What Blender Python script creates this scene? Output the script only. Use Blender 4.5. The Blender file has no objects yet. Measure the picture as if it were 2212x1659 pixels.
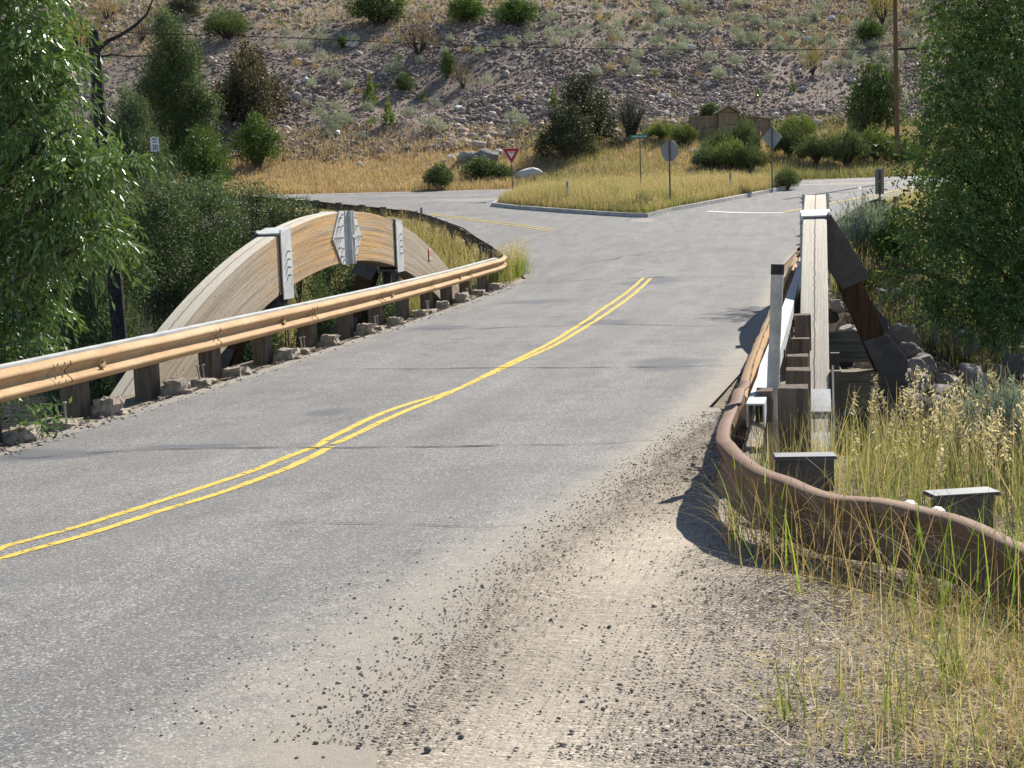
import bpy, math, random
import numpy as np
from mathutils import Vector, Matrix, noise as mnoise
random.seed(7); RG = np.random.default_rng(7)
SC = bpy.context.scene
COL = SC.collection
rad = math.radians
# ------------------------------------------------------------------ camera geometry
F, CX, CY, H = 3067., 1106., 829.5, 2.05
ROLL, PITCH, YAW = rad(2.0), rad(6.98764), rad(12.45597)
cy_, sy_ = math.cos(YAW), math.sin(YAW)

def ray(x, y):
    dx, dy = x - CX, y - CY
    u = dx*math.cos(ROLL) - dy*math.sin(ROLL); v = dx*math.sin(ROLL) + dy*math.cos(ROLL)
    c, s = math.cos(PITCH), math.sin(PITCH)
    fw = F*c - v*s; up = -F*s - v*c
    return (u*cy_ - fw*sy_, u*sy_ + fw*cy_, up)
def toUD(X, Y): return X*cy_ + Y*sy_, -X*sy_ + Y*cy_
def toXY(U, D): return U*cy_ - D*sy_, U*sy_ + D*cy_

# ------------------------------------------------------------------ land form (metres)
def sp(x, k): return k*np.logaddexp(0, x/k)
def smooth(a, b, x):
    t = np.clip((x - a)/(b - a), 0, 1); return t*t*(3 - 2*t)
def De(U): return 79.0 + 0.19*np.maximum(0, 5 - U)
def vnoise(X, Y, s, seed=0):
    # cheap smooth value noise
    X = np.asarray(X, float)*s; Y = np.asarray(Y, float)*s
    xi = np.floor(X).astype(np.int64); yi = np.floor(Y).astype(np.int64)
    fx = X - xi; fy = Y - yi; fx = fx*fx*(3-2*fx); fy = fy*fy*(3-2*fy)
    def h(a, b):
        n = (a*374761393 + b*668265263 + seed*1442695041) & 0xffffffff
        n = ((n ^ (n >> 13))*1274126177) & 0xffffffff
        return ((n ^ (n >> 16)) & 0xffff)/65535.0
    return ((h(xi, yi)*(1-fx) + h(xi+1, yi)*fx)*(1-fy) + (h(xi, yi+1)*(1-fx) + h(xi+1, yi+1)*fx)*fy)*2 - 1
def land(X, Y, rough=True):
    X = np.asarray(X, float); Y = np.asarray(Y, float)
    U, D = toUD(X, Y)
    z = 0.035*sp(14 - Y, 1.5)*smooth(-8.0, -2.5, X)
    de = De(U)
    Dc = np.minimum(D, de + 1)
    z = z + 0.073*sp(Dc - 36.5, 2.5)
    foot = de + 12 + 5*smooth(-5, 18, U)
    z = z + 0.235*sp(np.minimum(D, foot) - de - 1.5, 0.8)
    hill = 0.42*sp(D - foot, 1.5)
    z = z + hill
    if rough:
        m = smooth(0.5, 6, D - de)
        z = z + m*(0.25*vnoise(X, Y, .22, 1) + 0.10*vnoise(X, Y, .8, 2) + smooth(2, 12, D - foot)*0.9*vnoise(X, Y, .07, 3))
    return z
GULLY = [(-90, 4), (-10.5, 7.0), (-8.9, 9.2), (-8.35, 11), (-8.3, 14.0), (-.60, 14.0), (-.5, 11.6), (.3, 11.0), (1.5, 11.2), (4, 11.6), (12, 12), (90, 6),
         (90, 66), (30, 66), (14, 60), (7.5, 54), (4.3, 48), (1.6, 42.0), (-.2, 38.2), (-.7, 36.4), (-8.2, 36.2), (-9.3, 37.2), (-10.4, 41), (-13.0, 47),
         (-16.2, 53.6), (-21, 59.7), (-24.7, 63.8), (-34, 71.5), (-60, 81), (-90, 90)]
def poly_sd(X, Y, poly):
    """signed distance, positive inside"""
    X = np.asarray(X, float); Y = np.asarray(Y, float)
    d = np.full(X.shape, 1e9); ins = np.zeros(X.shape, bool)
    n = len(poly)
    for i in range(n):
        ax, ay = poly[i]; bx, by = poly[(i+1) % n]
        ex, ey = bx-ax, by-ay
        t = np.clip(((X-ax)*ex + (Y-ay)*ey)/(ex*ex+ey*ey), 0, 1)
        d = np.minimum(d, np.hypot(X-ax-t*ex, Y-ay-t*ey))
        c = ((ay > Y) != (by > Y))
        with np.errstate(divide='ignore', invalid='ignore'):
            xx = (bx-ax)*(Y-ay)/(by-ay if by != ay else 1e-9) + ax
        ins ^= c & (X < xx)
    return np.where(ins, d, -d)
def G(X, Y):
    X = np.asarray(X, float); Y = np.asarray(Y, float)
    z = land(X, Y)
    s = poly_sd(X, Y, GULLY)
    dd = np.maximum(0, s)
    drop = 0.62*dd + 0.05*np.minimum(dd, 2)*vnoise(X, Y, 1.1, 5)
    low = -3.5 + .25*vnoise(X, Y, .5, 6)
    zz = np.maximum(z - drop, low + 0*z)
    return np.where(s > 0, np.minimum(zz, z), z)
def g(x, y): return float(G(np.array([x]), np.array([y]))[0])
def cast(px, py, dz=0., full=True, tmin=3., tmax=170.):
    d = ray(px, py); D1 = -d[0]*sy_ + d[1]*cy_
    Ds = np.concatenate([np.arange(tmin, 40, .04), np.arange(40, tmax, .12)])
    t = Ds/D1; X = d[0]*t; Y = d[1]*t; Z = H + d[2]*t
    gz_ = (G(X, Y) if full else land(X, Y)) + dz
    k = np.nonzero(Z < gz_)[0]
    k = k[0] if len(k) else len(Ds)-1
    return (float(X[k]), float(Y[k]), float(gz_[k] - dz), float(Ds[k]))
def atD(px, py, D):
    d = ray(px, py); t = D/(-d[0]*sy_ + d[1]*cy_); return (d[0]*t, d[1]*t, H + d[2]*t)
def atz(px, py, z):
    d = ray(px, py); t = (z-H)/d[2]; return (d[0]*t, d[1]*t, z)
PXM = lambda D: D/F       # metres per photo pixel at distance D

# ------------------------------------------------------------------ materials
def nt(name):
    m = bpy.data.materials.new(name); m.use_nodes = True
    t = m.node_tree; t.nodes.clear(); return m, t
class NB:
    def __init__(s, t): s.t = t
    def n(s, typ, **kw):
        nd = s.t.nodes.new(typ)
        for k, v in kw.items():
            if k == 'i':
                for kk, vv in v.items():
                    if isinstance(vv, bpy.types.NodeSocket): s.t.links.new(vv, nd.inputs[kk])
                    else: nd.inputs[kk].default_value = vv
            else: setattr(nd, k, v)
        return nd
    def noise(s, vec, scale, detail=3, rough=.55):
        return s.n('ShaderNodeTexNoise', i={'Vector': vec, 'Scale': scale, 'Detail': detail, 'Roughness': rough}).outputs['Fac']
    def vor(s, vec, scale, out='Distance', feature='F1', rnd=1.):
        return s.n('ShaderNodeTexVoronoi', feature=feature, i={'Vector': vec, 'Scale': scale, 'Randomness': rnd}).outputs[out]
    def ramp(s, fac, stops, interp='LINEAR'):
        r = s.n('ShaderNodeValToRGB', i={'Fac': fac}); r.color_ramp.interpolation = interp
        els = r.color_ramp.elements
        while len(els) < len(stops): els.new(.5)
        for e, (p, c) in zip(els, stops):
            e.position = p; e.color = (c, c, c, 1) if isinstance(c, (int, float)) else (*c, 1)
        return r.outputs['Color']
    def mix(s, fac, a, b, mode='MIX'):
        m = s.n('ShaderNodeMix', data_type='RGBA', blend_type=mode)
        for k, v in ((0, fac), (6, a), (7, b)):
            if isinstance(v, bpy.types.NodeSocket): s.t.links.new(v, m.inputs[k])
            elif k == 0: m.inputs[0].default_value = v
            else: m.inputs[k].default_value = (v, v, v, 1) if isinstance(v, (int, float)) else (*v, 1)
        return m.outputs[2]
    def math(s, op, a, b=0., clamp=False):
        m = s.n('ShaderNodeMath', operation=op, use_clamp=clamp)
        for k, v in ((0, a), (1, b)):
            if isinstance(v, bpy.types.NodeSocket): s.t.links.new(v, m.inputs[k])
            else: m.inputs[k].default_value = v
        return m.outputs[0]
    def mapping(s, vec, scale=(1, 1, 1), rot=(0, 0, 0)):
        return s.n('ShaderNodeMapping', i={'Vector': vec, 'Scale': scale, 'Rotation': rot}).outputs[0]
    def bump(s, h, dist, strength=1.):
        return s.n('ShaderNodeBump', i={'Height': h, 'Distance': dist, 'Strength': strength}).outputs[0]
    def princ(s, col, rough=.8, spec=.3, metal=0., normal=None):
        p = s.n('ShaderNodeBsdfPrincipled')
        for k, v in (('Base Color', col), ('Roughness', rough), ('Specular IOR Level', spec), ('Metallic', metal), ('Normal', normal)):
            if v is None: continue
            if isinstance(v, bpy.types.NodeSocket): s.t.links.new(v, p.inputs[k])
            elif k == 'Base Color': p.inputs[k].default_value = (*v, 1)
            else: p.inputs[k].default_value = v
        return p.outputs[0]
    def out(s, sh): s.n('ShaderNodeOutputMaterial', i={'Surface': sh})
    def obj(s): return s.n('ShaderNodeTexCoord').outputs['Object']
    def uv(s): return s.n('ShaderNodeTexCoord').outputs['UV']
    def geo(s): return s.n('ShaderNodeNewGeometry').outputs['Position']
    def attr(s, name='Col'): return s.n('ShaderNodeAttribute', attribute_name=name)
    def objrand(s): return s.n('ShaderNodeObjectInfo').outputs['Random']

def simple(name, col, rough=.7, spec=.3, metal=0., var=.25, scale=6., bump=0.):
    m, t = nt(name); b = NB(t); o = b.geo()
    f = b.noise(o, scale, 5)
    f = b.ramp(f, [(.3, 1-var), (.7, 1+var)])
    c = b.mix(1., col, f, 'MULTIPLY')
    nrm = b.bump(b.noise(o, scale*6, 3), bump) if bump else None
    b.out(b.princ(c, rough, spec, metal, nrm)); return m

def mat_asphalt():
    m, t = nt('asphalt'); b = NB(t); o = b.geo()
    big = b.noise(o, .35, 4); mid = b.noise(o, 2.2, 5)
    base = b.mix(b.ramp(big, [(.3, 0.), (.7, 1.)]), (.195, .187, .176), (.26, .248, .232))
    base = b.mix(b.ramp(mid, [(.35, 0.), (.7, .6)]), base, (.145, .144, .142))
    base = b.mix(b.ramp(b.noise(b.mapping(o, (1.6, .25, 1)), 1.4, 5, .65), [(.42, 0.), (.7, .5)]), base, (.30, .29, .27))
    v = b.n('ShaderNodeTexVoronoi', feature='F1', i={'Vector': o, 'Scale': 105.}).outputs['Color']
    vv = b.math('MULTIPLY', b.n('ShaderNodeSeparateColor', i={0: v}).outputs[0], 1.)
    chips = b.ramp(vv, [(0, .5), (.3, .82), (.8, 1.05), (.88, 1.35), (1., 2.2)])
    fine = b.ramp(b.noise(o, 190, 2), [(.3, .65), (.7, 1.35)])
    # wheel-track polish, tone only where tyres run (distance from centre line, attribute)
    a = b.attr('Col'); sep = b.n('ShaderNodeSeparateColor', i={0: a.outputs['Color']})
    dust, wear, patch = sep.outputs[0], sep.outputs[1], sep.outputs[2]
    c = b.mix(1., base, chips, 'MULTIPLY'); c = b.mix(1., c, fine, 'MULTIPLY')
    c = b.mix(b.math('MULTIPLY', wear, .45), c, (.175, .172, .166))
    c = b.mix(b.math('MULTIPLY', patch, .8), c, b.mix(1., (.12, .125, .135), fine, 'MULTIPLY'))
    dn = b.math('ADD', dust, b.math('MULTIPLY', b.math('SUBTRACT', b.noise(o, 5., 6, .7), .5), .9))
    dn = b.math('MULTIPLY', b.ramp(dn, [(.25, 0.), (.95, 1.)]), b.ramp(dust, [(0., 0.), (.15, 1.)]))
    dc = b.mix(b.noise(o, 30, 4), (.30, .265, .21), (.46, .41, .335))
    dc = b.mix(b.ramp(dust, [(.62, 0.), (.95, .85)]), dc, b.mix(b.noise(o, 26, 5, .7), (.19, .165, .135), (.36, .315, .255)))
    c = b.mix(dn, c, dc)
    hgt = b.math('ADD', b.math('MULTIPLY', vv, .5), b.noise(o, 120, 3))
    gone = b.ramp(b.math('ADD', dust, b.math('MULTIPLY', b.math('SUBTRACT', b.noise(o, 3.2, 7, .75), .5), 1.1)), [(.93, 0.), (.97, 1.)])
    gone = b.math('MULTIPLY', gone, 0.)
    p = b.princ(c, .8, .25, 0, b.bump(hgt, .004, .8)); tr = b.n('ShaderNodeBsdfTransparent').outputs[0]
    b.out(p); return m

def mat_ground():
    m, t = nt('ground_earth'); b = NB(t); o = b.geo()
    a = b.attr('Col').outputs['Color']
    k = b.attr('Grav').outputs['Fac']
    c = b.mix(1., a, b.ramp(b.noise(o, .9, 6, .65), [(.25, .72), (.75, 1.28)]), 'MULTIPLY')
    v = b.n('ShaderNodeTexVoronoi', feature='F1', i={'Vector': o, 'Scale': 60.}).outputs
    vs = b.n('ShaderNodeSeparateColor', i={0: v['Color']}).outputs[0]
    st = b.ramp(vs, [(0, .35), (.4, .8), (.8, 1.15), (1., 1.9)])
    edge = b.ramp(b.vor(o, 60., feature='DISTANCE_TO_EDGE'), [(0., .45), (.12, 1.)])
    st = b.mix(1., st, edge, 'MULTIPLY')
    gm = b.math('MULTIPLY', k, b.ramp(b.noise(o, 1.6, 5), [(.3, .25), (.6, 1.)]))
    c = b.mix(gm, c, b.mix(1., c, st, 'MULTIPLY'))
    c = b.mix(1., c, b.ramp(b.noise(o, 70, 4, .7), [(.3, .78), (.7, 1.22)]), 'MULTIPLY')
    h = b.math('ADD', b.math('MULTIPLY', b.math('SUBTRACT', 1., b.vor(o, 60.)), gm), b.math('MULTIPLY', b.noise(o, 14, 6, .7), 1.4))
    tracks = b.noise(b.mapping(o, (26, 1.6, 1), (0, 0, .22)), 1., 3); tread = b.noise(b.mapping(o, (3, 45, 1), (0, 0, .3)), 1., 2)
    lanef = b.ramp(k, [(.25, 1.), (.8, 0.)]); h = b.math('ADD', h, b.math('MULTIPLY', lanef, b.math('ADD', b.math('MULTIPLY', tracks, 1.3), b.math('MULTIPLY', tread, .6))))
    b.out(b.princ(c, .95, .1, 0, b.bump(h, .012, .9))); return m

def mat_attr(name, rough=.6, trans=.35, spec=.25, gloss=0., var=.25, nscale=3.):
    m, t = nt(name); b = NB(t)
    a = b.attr('Col').outputs['Color']
    r = b.ramp(b.objrand(), [(0, .8), (1, 1.15)])
    c = b.mix(1., a, r, 'MULTIPLY')
    p = b.princ(c, rough, spec)
    if trans > 0:
        tc = b.mix(1., c, (1.12, 1.12, .7), 'MULTIPLY')
        tr = b.n('ShaderNodeBsdfTranslucent', i={'Color': tc}).outputs[0]
        p = b.n('ShaderNodeMixShader', i={0: trans, 1: p, 2: tr}).outputs[0]
    b.out(p); return m

def mat_rock(name, cols, scale=8., per=True, bump=.02):
    m, t = nt(name); b = NB(t); o = b.geo()
    c = b.mix(b.ramp(b.noise(o, scale, 6, .65), [(.3, 0.), (.7, 1.)]), cols[0], cols[1])
    if per: c = b.mix(1., c, b.ramp(b.objrand(), [(0, .7), (1, 1.25)]), 'MULTIPLY')
    c = b.mix(b.ramp(b.noise(o, scale*.5, 4), [(.55, 0.), (.66, .8)]), c, cols[2])
    c = b.mix(1., c, b.ramp(b.noise(o, scale*9, 3), [(.3, .8), (.7, 1.2)]), 'MULTIPLY')
    b.out(b.princ(c, .85, .25, 0, b.bump(b.noise(o, scale*3, 6, .7), bump))); return m

def mat_glulam(name, gold=True, top=False):
    """weathered laminated timber: u = metres along the curve, v = metres across the depth"""
    m, t = nt(name); b = NB(t); uv = b.uv()
    sx = b.n('ShaderNodeSeparateXYZ', i={0: uv}); u, v = sx.outputs[0], sx.outputs[1]
    st = b.mapping(uv, (.22, 40, 1)); st2 = b.mapping(uv, (.14, 9, 1))
    g1 = b.noise(st, 2.2, 6, .7); g2 = b.noise(st2, 1.6, 5, .65)
    fine = b.noise(b.mapping(uv, (4, 150, 1)), 1., 4, .6)
    if top:
        c = b.mix(b.ramp(g1, [(.3, 0.), (.7, 1.)]), (.48, .42, .33), (.78, .72, .60))
        c = b.mix(b.ramp(g2, [(.5, 0.), (.8, .5)]), c, (.34, .29, .22))
        # crosswise checks
        ck = b.ramp(b.noise(b.mapping(uv, (22, 3.0, 1)), 1.4, 5, .8), [(.30, 1.), (.36, 0.)])
        c = b.mix(b.math('MULTIPLY', ck, .75), c, (.12, .10, .08))
        # one long central split
        cen = b.math('ABSOLUTE', b.math('SUBTRACT', b.math('ADD', v, b.math('MULTIPLY', b.noise(b.mapping(uv, (3, .2, 1)), 1.5, 4), .05)), .2))
        sl = b.ramp(cen, [(.0, 1.), (.006, .9), (.012, 0.)])
        c = b.mix(b.math('MULTIPLY', sl, .85), c, (.07, .06, .05))
        hgt = b.math('ADD', g1, b.math('MULTIPLY', ck, -.6))
    else:
        c = b.mix(b.ramp(g1, [(.25, 0.), (.7, 1.)]), (.33, .265, .195), (.62, .53, .41))
        dark = b.ramp(g2, [(.45, 0.), (.68, 1.)])
        if gold:
            # golden stretch either side of the crown, where the grey skin has worn away
            gm = b.math('MULTIPLY', b.ramp(u, [(.30, 0.), (.37, .8), (.50, 1.), (.57, .9), (.63, 0.)]),
                        b.ramp(b.noise(st2, 1.3, 5, .7), [(.36, 0.), (.54, 1.)]))
            gc = b.mix(b.ramp(g1, [(.3, 0.), (.65, 1.)]), (.40, .17, .055), (.82, .54, .22))
            c = b.mix(gm, c, gc)
        c = b.mix(b.math('MULTIPLY', dark, .7), c, (.19, .135, .095))
        ln = b.math('FRACT', b.math('MULTIPLY', v, 1/.038))
        line = b.ramp(ln, [(0., .35), (.09, 1.), (.93, 1.), (1., .4)])
        c = b.mix(.6, c, b.mix(1., c, line, 'MULTIPLY'))
        kn = b.ramp(b.vor(b.mapping(uv, (5, 9, 1)), 1.), [(.0, 1.), (.09, .8), (.13, 0.)])
        c = b.mix(b.math('MULTIPLY', kn, .7), c, (.09, .06, .04))
        hgt = b.math('ADD', g1, b.math('MULTIPLY', line, .4))
    c = b.mix(1., c, b.ramp(fine, [(.3, .82), (.7, 1.15)]), 'MULTIPLY')
    b.out(b.princ(c, .85, .15, 0, b.bump(hgt, .012, .8))); return m

def mat_timber(name, c0, c1, axis=2, dark=(.03, .025, .02)):
    m, t = nt(name); b = NB(t); o = b.obj()
    sc = [14, 14, 14]; sc[axis] = 1.0
    g1 = b.noise(b.mapping(o, tuple(sc)), 1.5, 6, .7)
    c = b.mix(b.ramp(g1, [(.3, 0.), (.7, 1.)]), c0, c1)
    c = b.mix(b.ramp(b.noise(b.mapping(o, tuple(x*.4 for x in sc)), 1.1, 5, .7), [(.55, 0.), (.75, .7)]), c, dark)
    b.out(b.princ(c, .88, .15, 0, b.bump(g1, .01))); return m

def mat_rust(name, c0, c1, c2, metal=.15, rough=.55):
    m, t = nt(name); b = NB(t); o = b.geo()
    c = b.mix(b.ramp(b.noise(b.mapping(o, (1, 1, 3)), 1.3, 6, .65), [(.3, 0.), (.7, 1.)]), c0, c1)
    c = b.mix(b.ramp(b.noise(o, 9, 6, .7), [(.55, 0.), (.72, .6)]), c, c2)
    sc = b.ramp(b.noise(b.mapping(o, (40, 3, 60)), 1., 3), [(.70, 0.), (.76, .5)])
    c = b.mix(sc, c, tuple(min(1, x*1.6) for x in c1))
    c = b.mix(1., c, b.ramp(b.noise(o, 90, 3), [(.3, .88), (.7, 1.1)]), 'MULTIPLY')
    b.out(b.princ(c, rough, .4, metal, b.bump(b.noise(o, 40, 4), .002))); return m

def mat_paint(name, col, under=(.2, .2, .2), worn=.5, scale=14.):
    m, t = nt(name); b = NB(t); o = b.geo()
    w = b.ramp(b.noise(o, scale, 7, .75), [(worn-.04, 1.), (worn+.04, 0.)])
    edge = b.attr('Edge').outputs['Fac']
    n2 = b.noise(o, 22, 6, .7)
    e = b.ramp(b.math('ADD', edge, b.math('MULTIPLY', b.math('SUBTRACT', n2, .5), .9)), [(.12, 1.), (.22, 0.)])
    f = b.math('MAXIMUM', w, e)
    c = b.mix(1., col, b.ramp(b.noise(o, 60, 4), [(.3, .8), (.7, 1.1)]), 'MULTIPLY')
    p = b.princ(c, .75, .3)
    tr = b.n('ShaderNodeBsdfTransparent').outputs[0]
    b.out(b.n('ShaderNodeMixShader', i={0: f, 1: p, 2: tr}).outputs[0]); return m

M = {}
M['asphalt'] = mat_asphalt(); M['ground'] = mat_ground()
M['leaf'] = mat_attr('leaf_green', .33, .26, .8)
M['leaffar'] = mat_attr('leaf_far', .55, .26, .28)
M['leafdull'] = mat_attr('leaf_matt', .75, .25, .15)
M['grass'] = mat_attr('grass_blades', .6, .42, .25)
M['rocks'] = mat_attr('scree_stone', .85, 0., .2)
M['bark'] = simple('bark', (.09, .07, .055), .95, .1, 0, .45, 9, .02)
M['barkgrey'] = simple('bare_grey_wood', (.06, .054, .05), .95, .1, 0, .5, 12, .02)
M['palewood'] = simple('pale_dead_wood', (.42, .39, .35), .9, .1, 0, .3, 12, .01)
M['glulam'] = mat_glulam('weathered_laminated_timber')
M['glulamtop'] = mat_glulam('bleached_timber_top', top=True)
M['timber'] = mat_timber('guardrail_post_timber', (.085, .065, .05), (.24, .195, .155))
M['timberx'] = mat_timber('floor_beam_timber', (.10, .085, .06), (.34, .29, .21), 0)
M['brace'] = mat_timber('brown_brace_timber', (.045, .027, .016), (.135, .075, .038), 2)
M['stub'] = simple('bleached_block_timber', (.48, .41, .33), .9, .1, 0, .3, 18, .02)
M['steel'] = simple('galvanised_steel', (.55, .55, .53), .6, .4, .1, .22, 3, .002)
M['steeldark'] = simple('dull_grey_steel', (.105, .098, .088), .6, .4, .2, .25, 5, .002)
M['railtan'] = mat_rust('weathering_steel_tan', (.44, .265, .125), (.58, .40, .225), (.27, .15, .07), .0, .8)
M['railbrown'] = mat_rust('weathering_steel_brown', (.15, .078, .045), (.255, .155, .105), (.10, .052, .03), .0, .75)
M['raildark'] = mat_rust('weathering_steel_dark', (.07, .045, .03), (.14, .09, .06), (.05, .03, .02), .1, .7)
M['yellow'] = mat_paint('yellow_road_paint', (.68, .50, .10), worn=.42)
M['white'] = mat_paint('white_road_paint', (.72, .72, .70), worn=.34)
M['crack'] = simple('open_crack', (.03, .028, .026), .95, .1, 0, .4, 20)
M['concrete'] = simple('kerb_concrete', (.44, .42, .38), .85, .2, 0, .25, 4, .004)
M['stone'] = mat_rock('tan_stone', ((.24, .175, .11), (.38, .28, .18), (.17, .13, .09)), 3., False, .03)
M['boulder'] = mat_rock('grey_boulder', ((.26, .24, .23), (.40, .36, .33), (.15, .14, .14)), 3.)
M['boulderw'] = mat_rock('pale_boulder', ((.45, .43, .40), (.66, .64, .61), (.16, .15, .14)), 2.)
M['slab'] = mat_rock('split_grey_rock', ((.24, .225, .215), (.46, .44, .41), (.10, .095, .095)), 5., True, .06)
M['pebble'] = mat_rock('dark_pebble', ((.10, .095, .09), (.22, .20, .185), (.32, .29, .26)), 30., True, .003)
M['wplastic'] = simple('grey_white_plastic', (.52, .50, .45), .6, .3, 0, .3, 8)
M['black'] = simple('black_band', (.012, .012, .013), .5, .4, 0, .2, 8)
M['signback'] = simple('sign_aluminium', (.27, .275, .27), .55, .4, .25, .1, 3)
M['signred'] = simple('sign_red', (.50, .012, .02), .5, .4, 0, .1, 3)
M['signwhite'] = simple('sign_white', (.78, .78, .77), .5, .4, 0, .06, 3)
M['signgreen'] = simple('sign_green', (.01, .17, .09), .5, .4, 0, .1, 3)
M['signfade'] = simple('sign_faded_pink', (.70, .42, .36), .6, .3, 0, .1, 12)
M['tagred'] = simple('tag_red', (.55, .06, .05), .6, .3)
M['post'] = simple('green_steel_post', (.13, .135, .11), .6, .4, .2, .2, 6)
M['rustpost'] = simple('rusty_post', (.13, .06, .035), .8, .2, 0, .3, 6)
M['pole'] = mat_timber('pole_wood', (.10, .06, .035), (.21, .13, .075), 2)
M['wire'] = simple('wire', (.008, .008, .008), .95, .05)
mw, tw = nt('river_water'); bw = NB(tw)
bw.out(bw.princ((.02, .03, .025), .08, .5, 0, bw.bump(bw.noise(bw.geo(), 3., 5), .03))); M['water'] = mw

# ------------------------------------------------------------------ mesh helpers
def tag(o, label=None, cat=None, group=None, kind=None):
    if label: o['label'] = label
    if cat: o['category'] = cat
    if group: o['group'] = group
    if kind: o['kind'] = kind
    return o
def link(o, parent=None):
    COL.objects.link(o)
    if parent: o.parent = parent
    return o
def empty(name, loc=(0, 0, 0), label=None, cat=None, group=None, rz=0.):
    o = bpy.data.objects.new(name, None); o.location = loc; o.rotation_euler = (0, 0, rz); o.empty_display_size = .2
    link(o); return tag(o, label, cat, group)
def npmesh(name, V, Fc, mats, col=None, smooth=False, fidx=None):
    """V (n,3); Fc (m,k) array of equal-size faces, or list of faces"""
    me = bpy.data.meshes.new(name)
    V = np.asarray(V, np.float32)
    if isinstance(Fc, np.ndarray):
        m, k = Fc.shape
        me.vertices.add(len(V)); me.vertices.foreach_set('co', V.ravel())
        me.loops.add(m*k); me.loops.foreach_set('vertex_index', Fc.astype(np.int32).ravel())
        me.polygons.add(m); me.polygons.foreach_set('loop_start', np.arange(m, dtype=np.int32)*k)
        me.update(calc_edges=True); me.validate()
    else:
        me.from_pydata([tuple(v) for v in V], [], [tuple(f) for f in Fc]); me.update()
    for mt in (mats if isinstance(mats, (list, tuple)) else [mats]): me.materials.append(mt)
    if fidx is not None: me.polygons.foreach_set('material_index', np.asarray(fidx, np.int32))
    if smooth: me.polygons.foreach_set('use_smooth', np.ones(len(me.polygons), bool))
    if col is not None:
        a = me.color_attributes.new('Col', 'FLOAT_COLOR', 'POINT')
        c = np.ones((len(V), 4), np.float32); c[:, :3] = col; a.data.foreach_set('color', c.ravel())
    return me
def fattr(me, name, vals):
    a = me.attributes.new(name, 'FLOAT', 'POINT'); a.data.foreach_set('value', np.asarray(vals, np.float32))
class MB:
    def __init__(s): s.V = []; s.F = []; s.mi = []; s.uv = None
    def add(s, vs, fs, mi=0):
        b = len(s.V); s.V += [tuple(v) for v in vs]; s.F += [tuple(b+i for i in f) for f in fs]; s.mi += [mi]*len(fs)
    def box(s, c, d, rot=None, mi=0, jit=0., taper=1.):
        hx, hy, hz = d[0]/2, d[1]/2, d[2]/2
        vs = []
        for z in (-1, 1):
            for x, y in ((-1, -1), (1, -1), (1, 1), (-1, 1)):
                k = taper if z > 0 else 1
                v = Vector((x*hx*k, y*hy*k, z*hz))
                if jit: v += Vector((random.uniform(-jit, jit) for _ in range(3)))
                if rot: v = rot @ v
                vs.append(v + Vector(c))
        s.add(vs, [(0, 3, 2, 1), (4, 5, 6, 7), (0, 1, 5, 4), (1, 2, 6, 5), (2, 3, 7, 6), (3, 0, 4, 7)], mi)
    def bar(s, a, b, w, h, mi=0, up=(0, 0, 1)):
        a, b = Vector(a), Vector(b); z = (b-a); L = z.length; z.normalize()
        x = z.cross(Vector(up)); 
        if x.length < 1e-3: x = z.cross(Vector((0, 1, 0)))
        x.normalize(); y = z.cross(x)
        R = Matrix((x, y, z)).transposed()
        s.box((a+b)/2, (w, h, L), R, mi)
    def tube(s, pts, rads, n=6, mi=0, cap=True):
        pts = [Vector(p) for p in pts]; b = len(s.V); rings = []
        for i, p in enumerate(pts):
            d = (pts[min(i+1, len(pts)-1)] - pts[max(i-1, 0)]).normalized()
            x = d.cross(Vector((0.13, .21, .97)))
            if x.length < 1e-3: x = d.cross(Vector((1, 0, 0)))
            x.normalize(); y = d.cross(x); r = rads[i] if isinstance(rads, (list, tuple)) else rads
            rings.append([p + x*math.cos(2*math.pi*k/n)*r + y*math.sin(2*math.pi*k/n)*r for k in range(n)])
        vs = [v for r_ in rings for v in r_]; fs = []
        for i in range(len(pts)-1):
            for k in range(n):
                a0 = i*n+k; a1 = i*n+(k+1) % n
                fs.append((a0, a1, a1+n, a0+n))
        if cap: fs.append(tuple(range(n))[::-1]); fs.append(tuple((len(pts)-1)*n+k for k in range(n)))
        s.add(vs, fs, mi)
    def prism(s, poly, off, mi=0):
        """poly: list of 3d points, extruded by vector off"""
        n = len(poly); off = Vector(off)
        vs = [Vector(p) for p in poly] + [Vector(p)+off for p in poly]
        fs = [tuple(range(n))[::-1], tuple(range(n, 2*n))] + [(i, (i+1) % n, n+(i+1) % n, n+i) for i in range(n)]
        s.add(vs, fs, mi)
    def build(s, name, mats, parent=None, smooth=False, loc=None, bevel=0.):
        me = npmesh(name, s.V, s.F, mats, smooth=smooth, fidx=s.mi if any(s.mi) else None)
        o = bpy.data.objects.new(name, me)
        if loc: o.location = loc
        if bevel:
            md = o.modifiers.new('b', 'BEVEL'); md.width = bevel; md.segments = 2; md.limit_method = 'ANGLE'
        return link(o, parent)
def mkobj(name, me, parent=None, loc=(0, 0, 0), rz=0., sc=(1, 1, 1)):
    o = bpy.data.objects.new(name, me); o.location = loc; o.rotation_euler = (0, 0, rz); o.scale = sc
    return link(o, parent)
def unit(a): return a/np.maximum(np.linalg.norm(a, axis=-1, keepdims=True), 1e-9)

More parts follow.
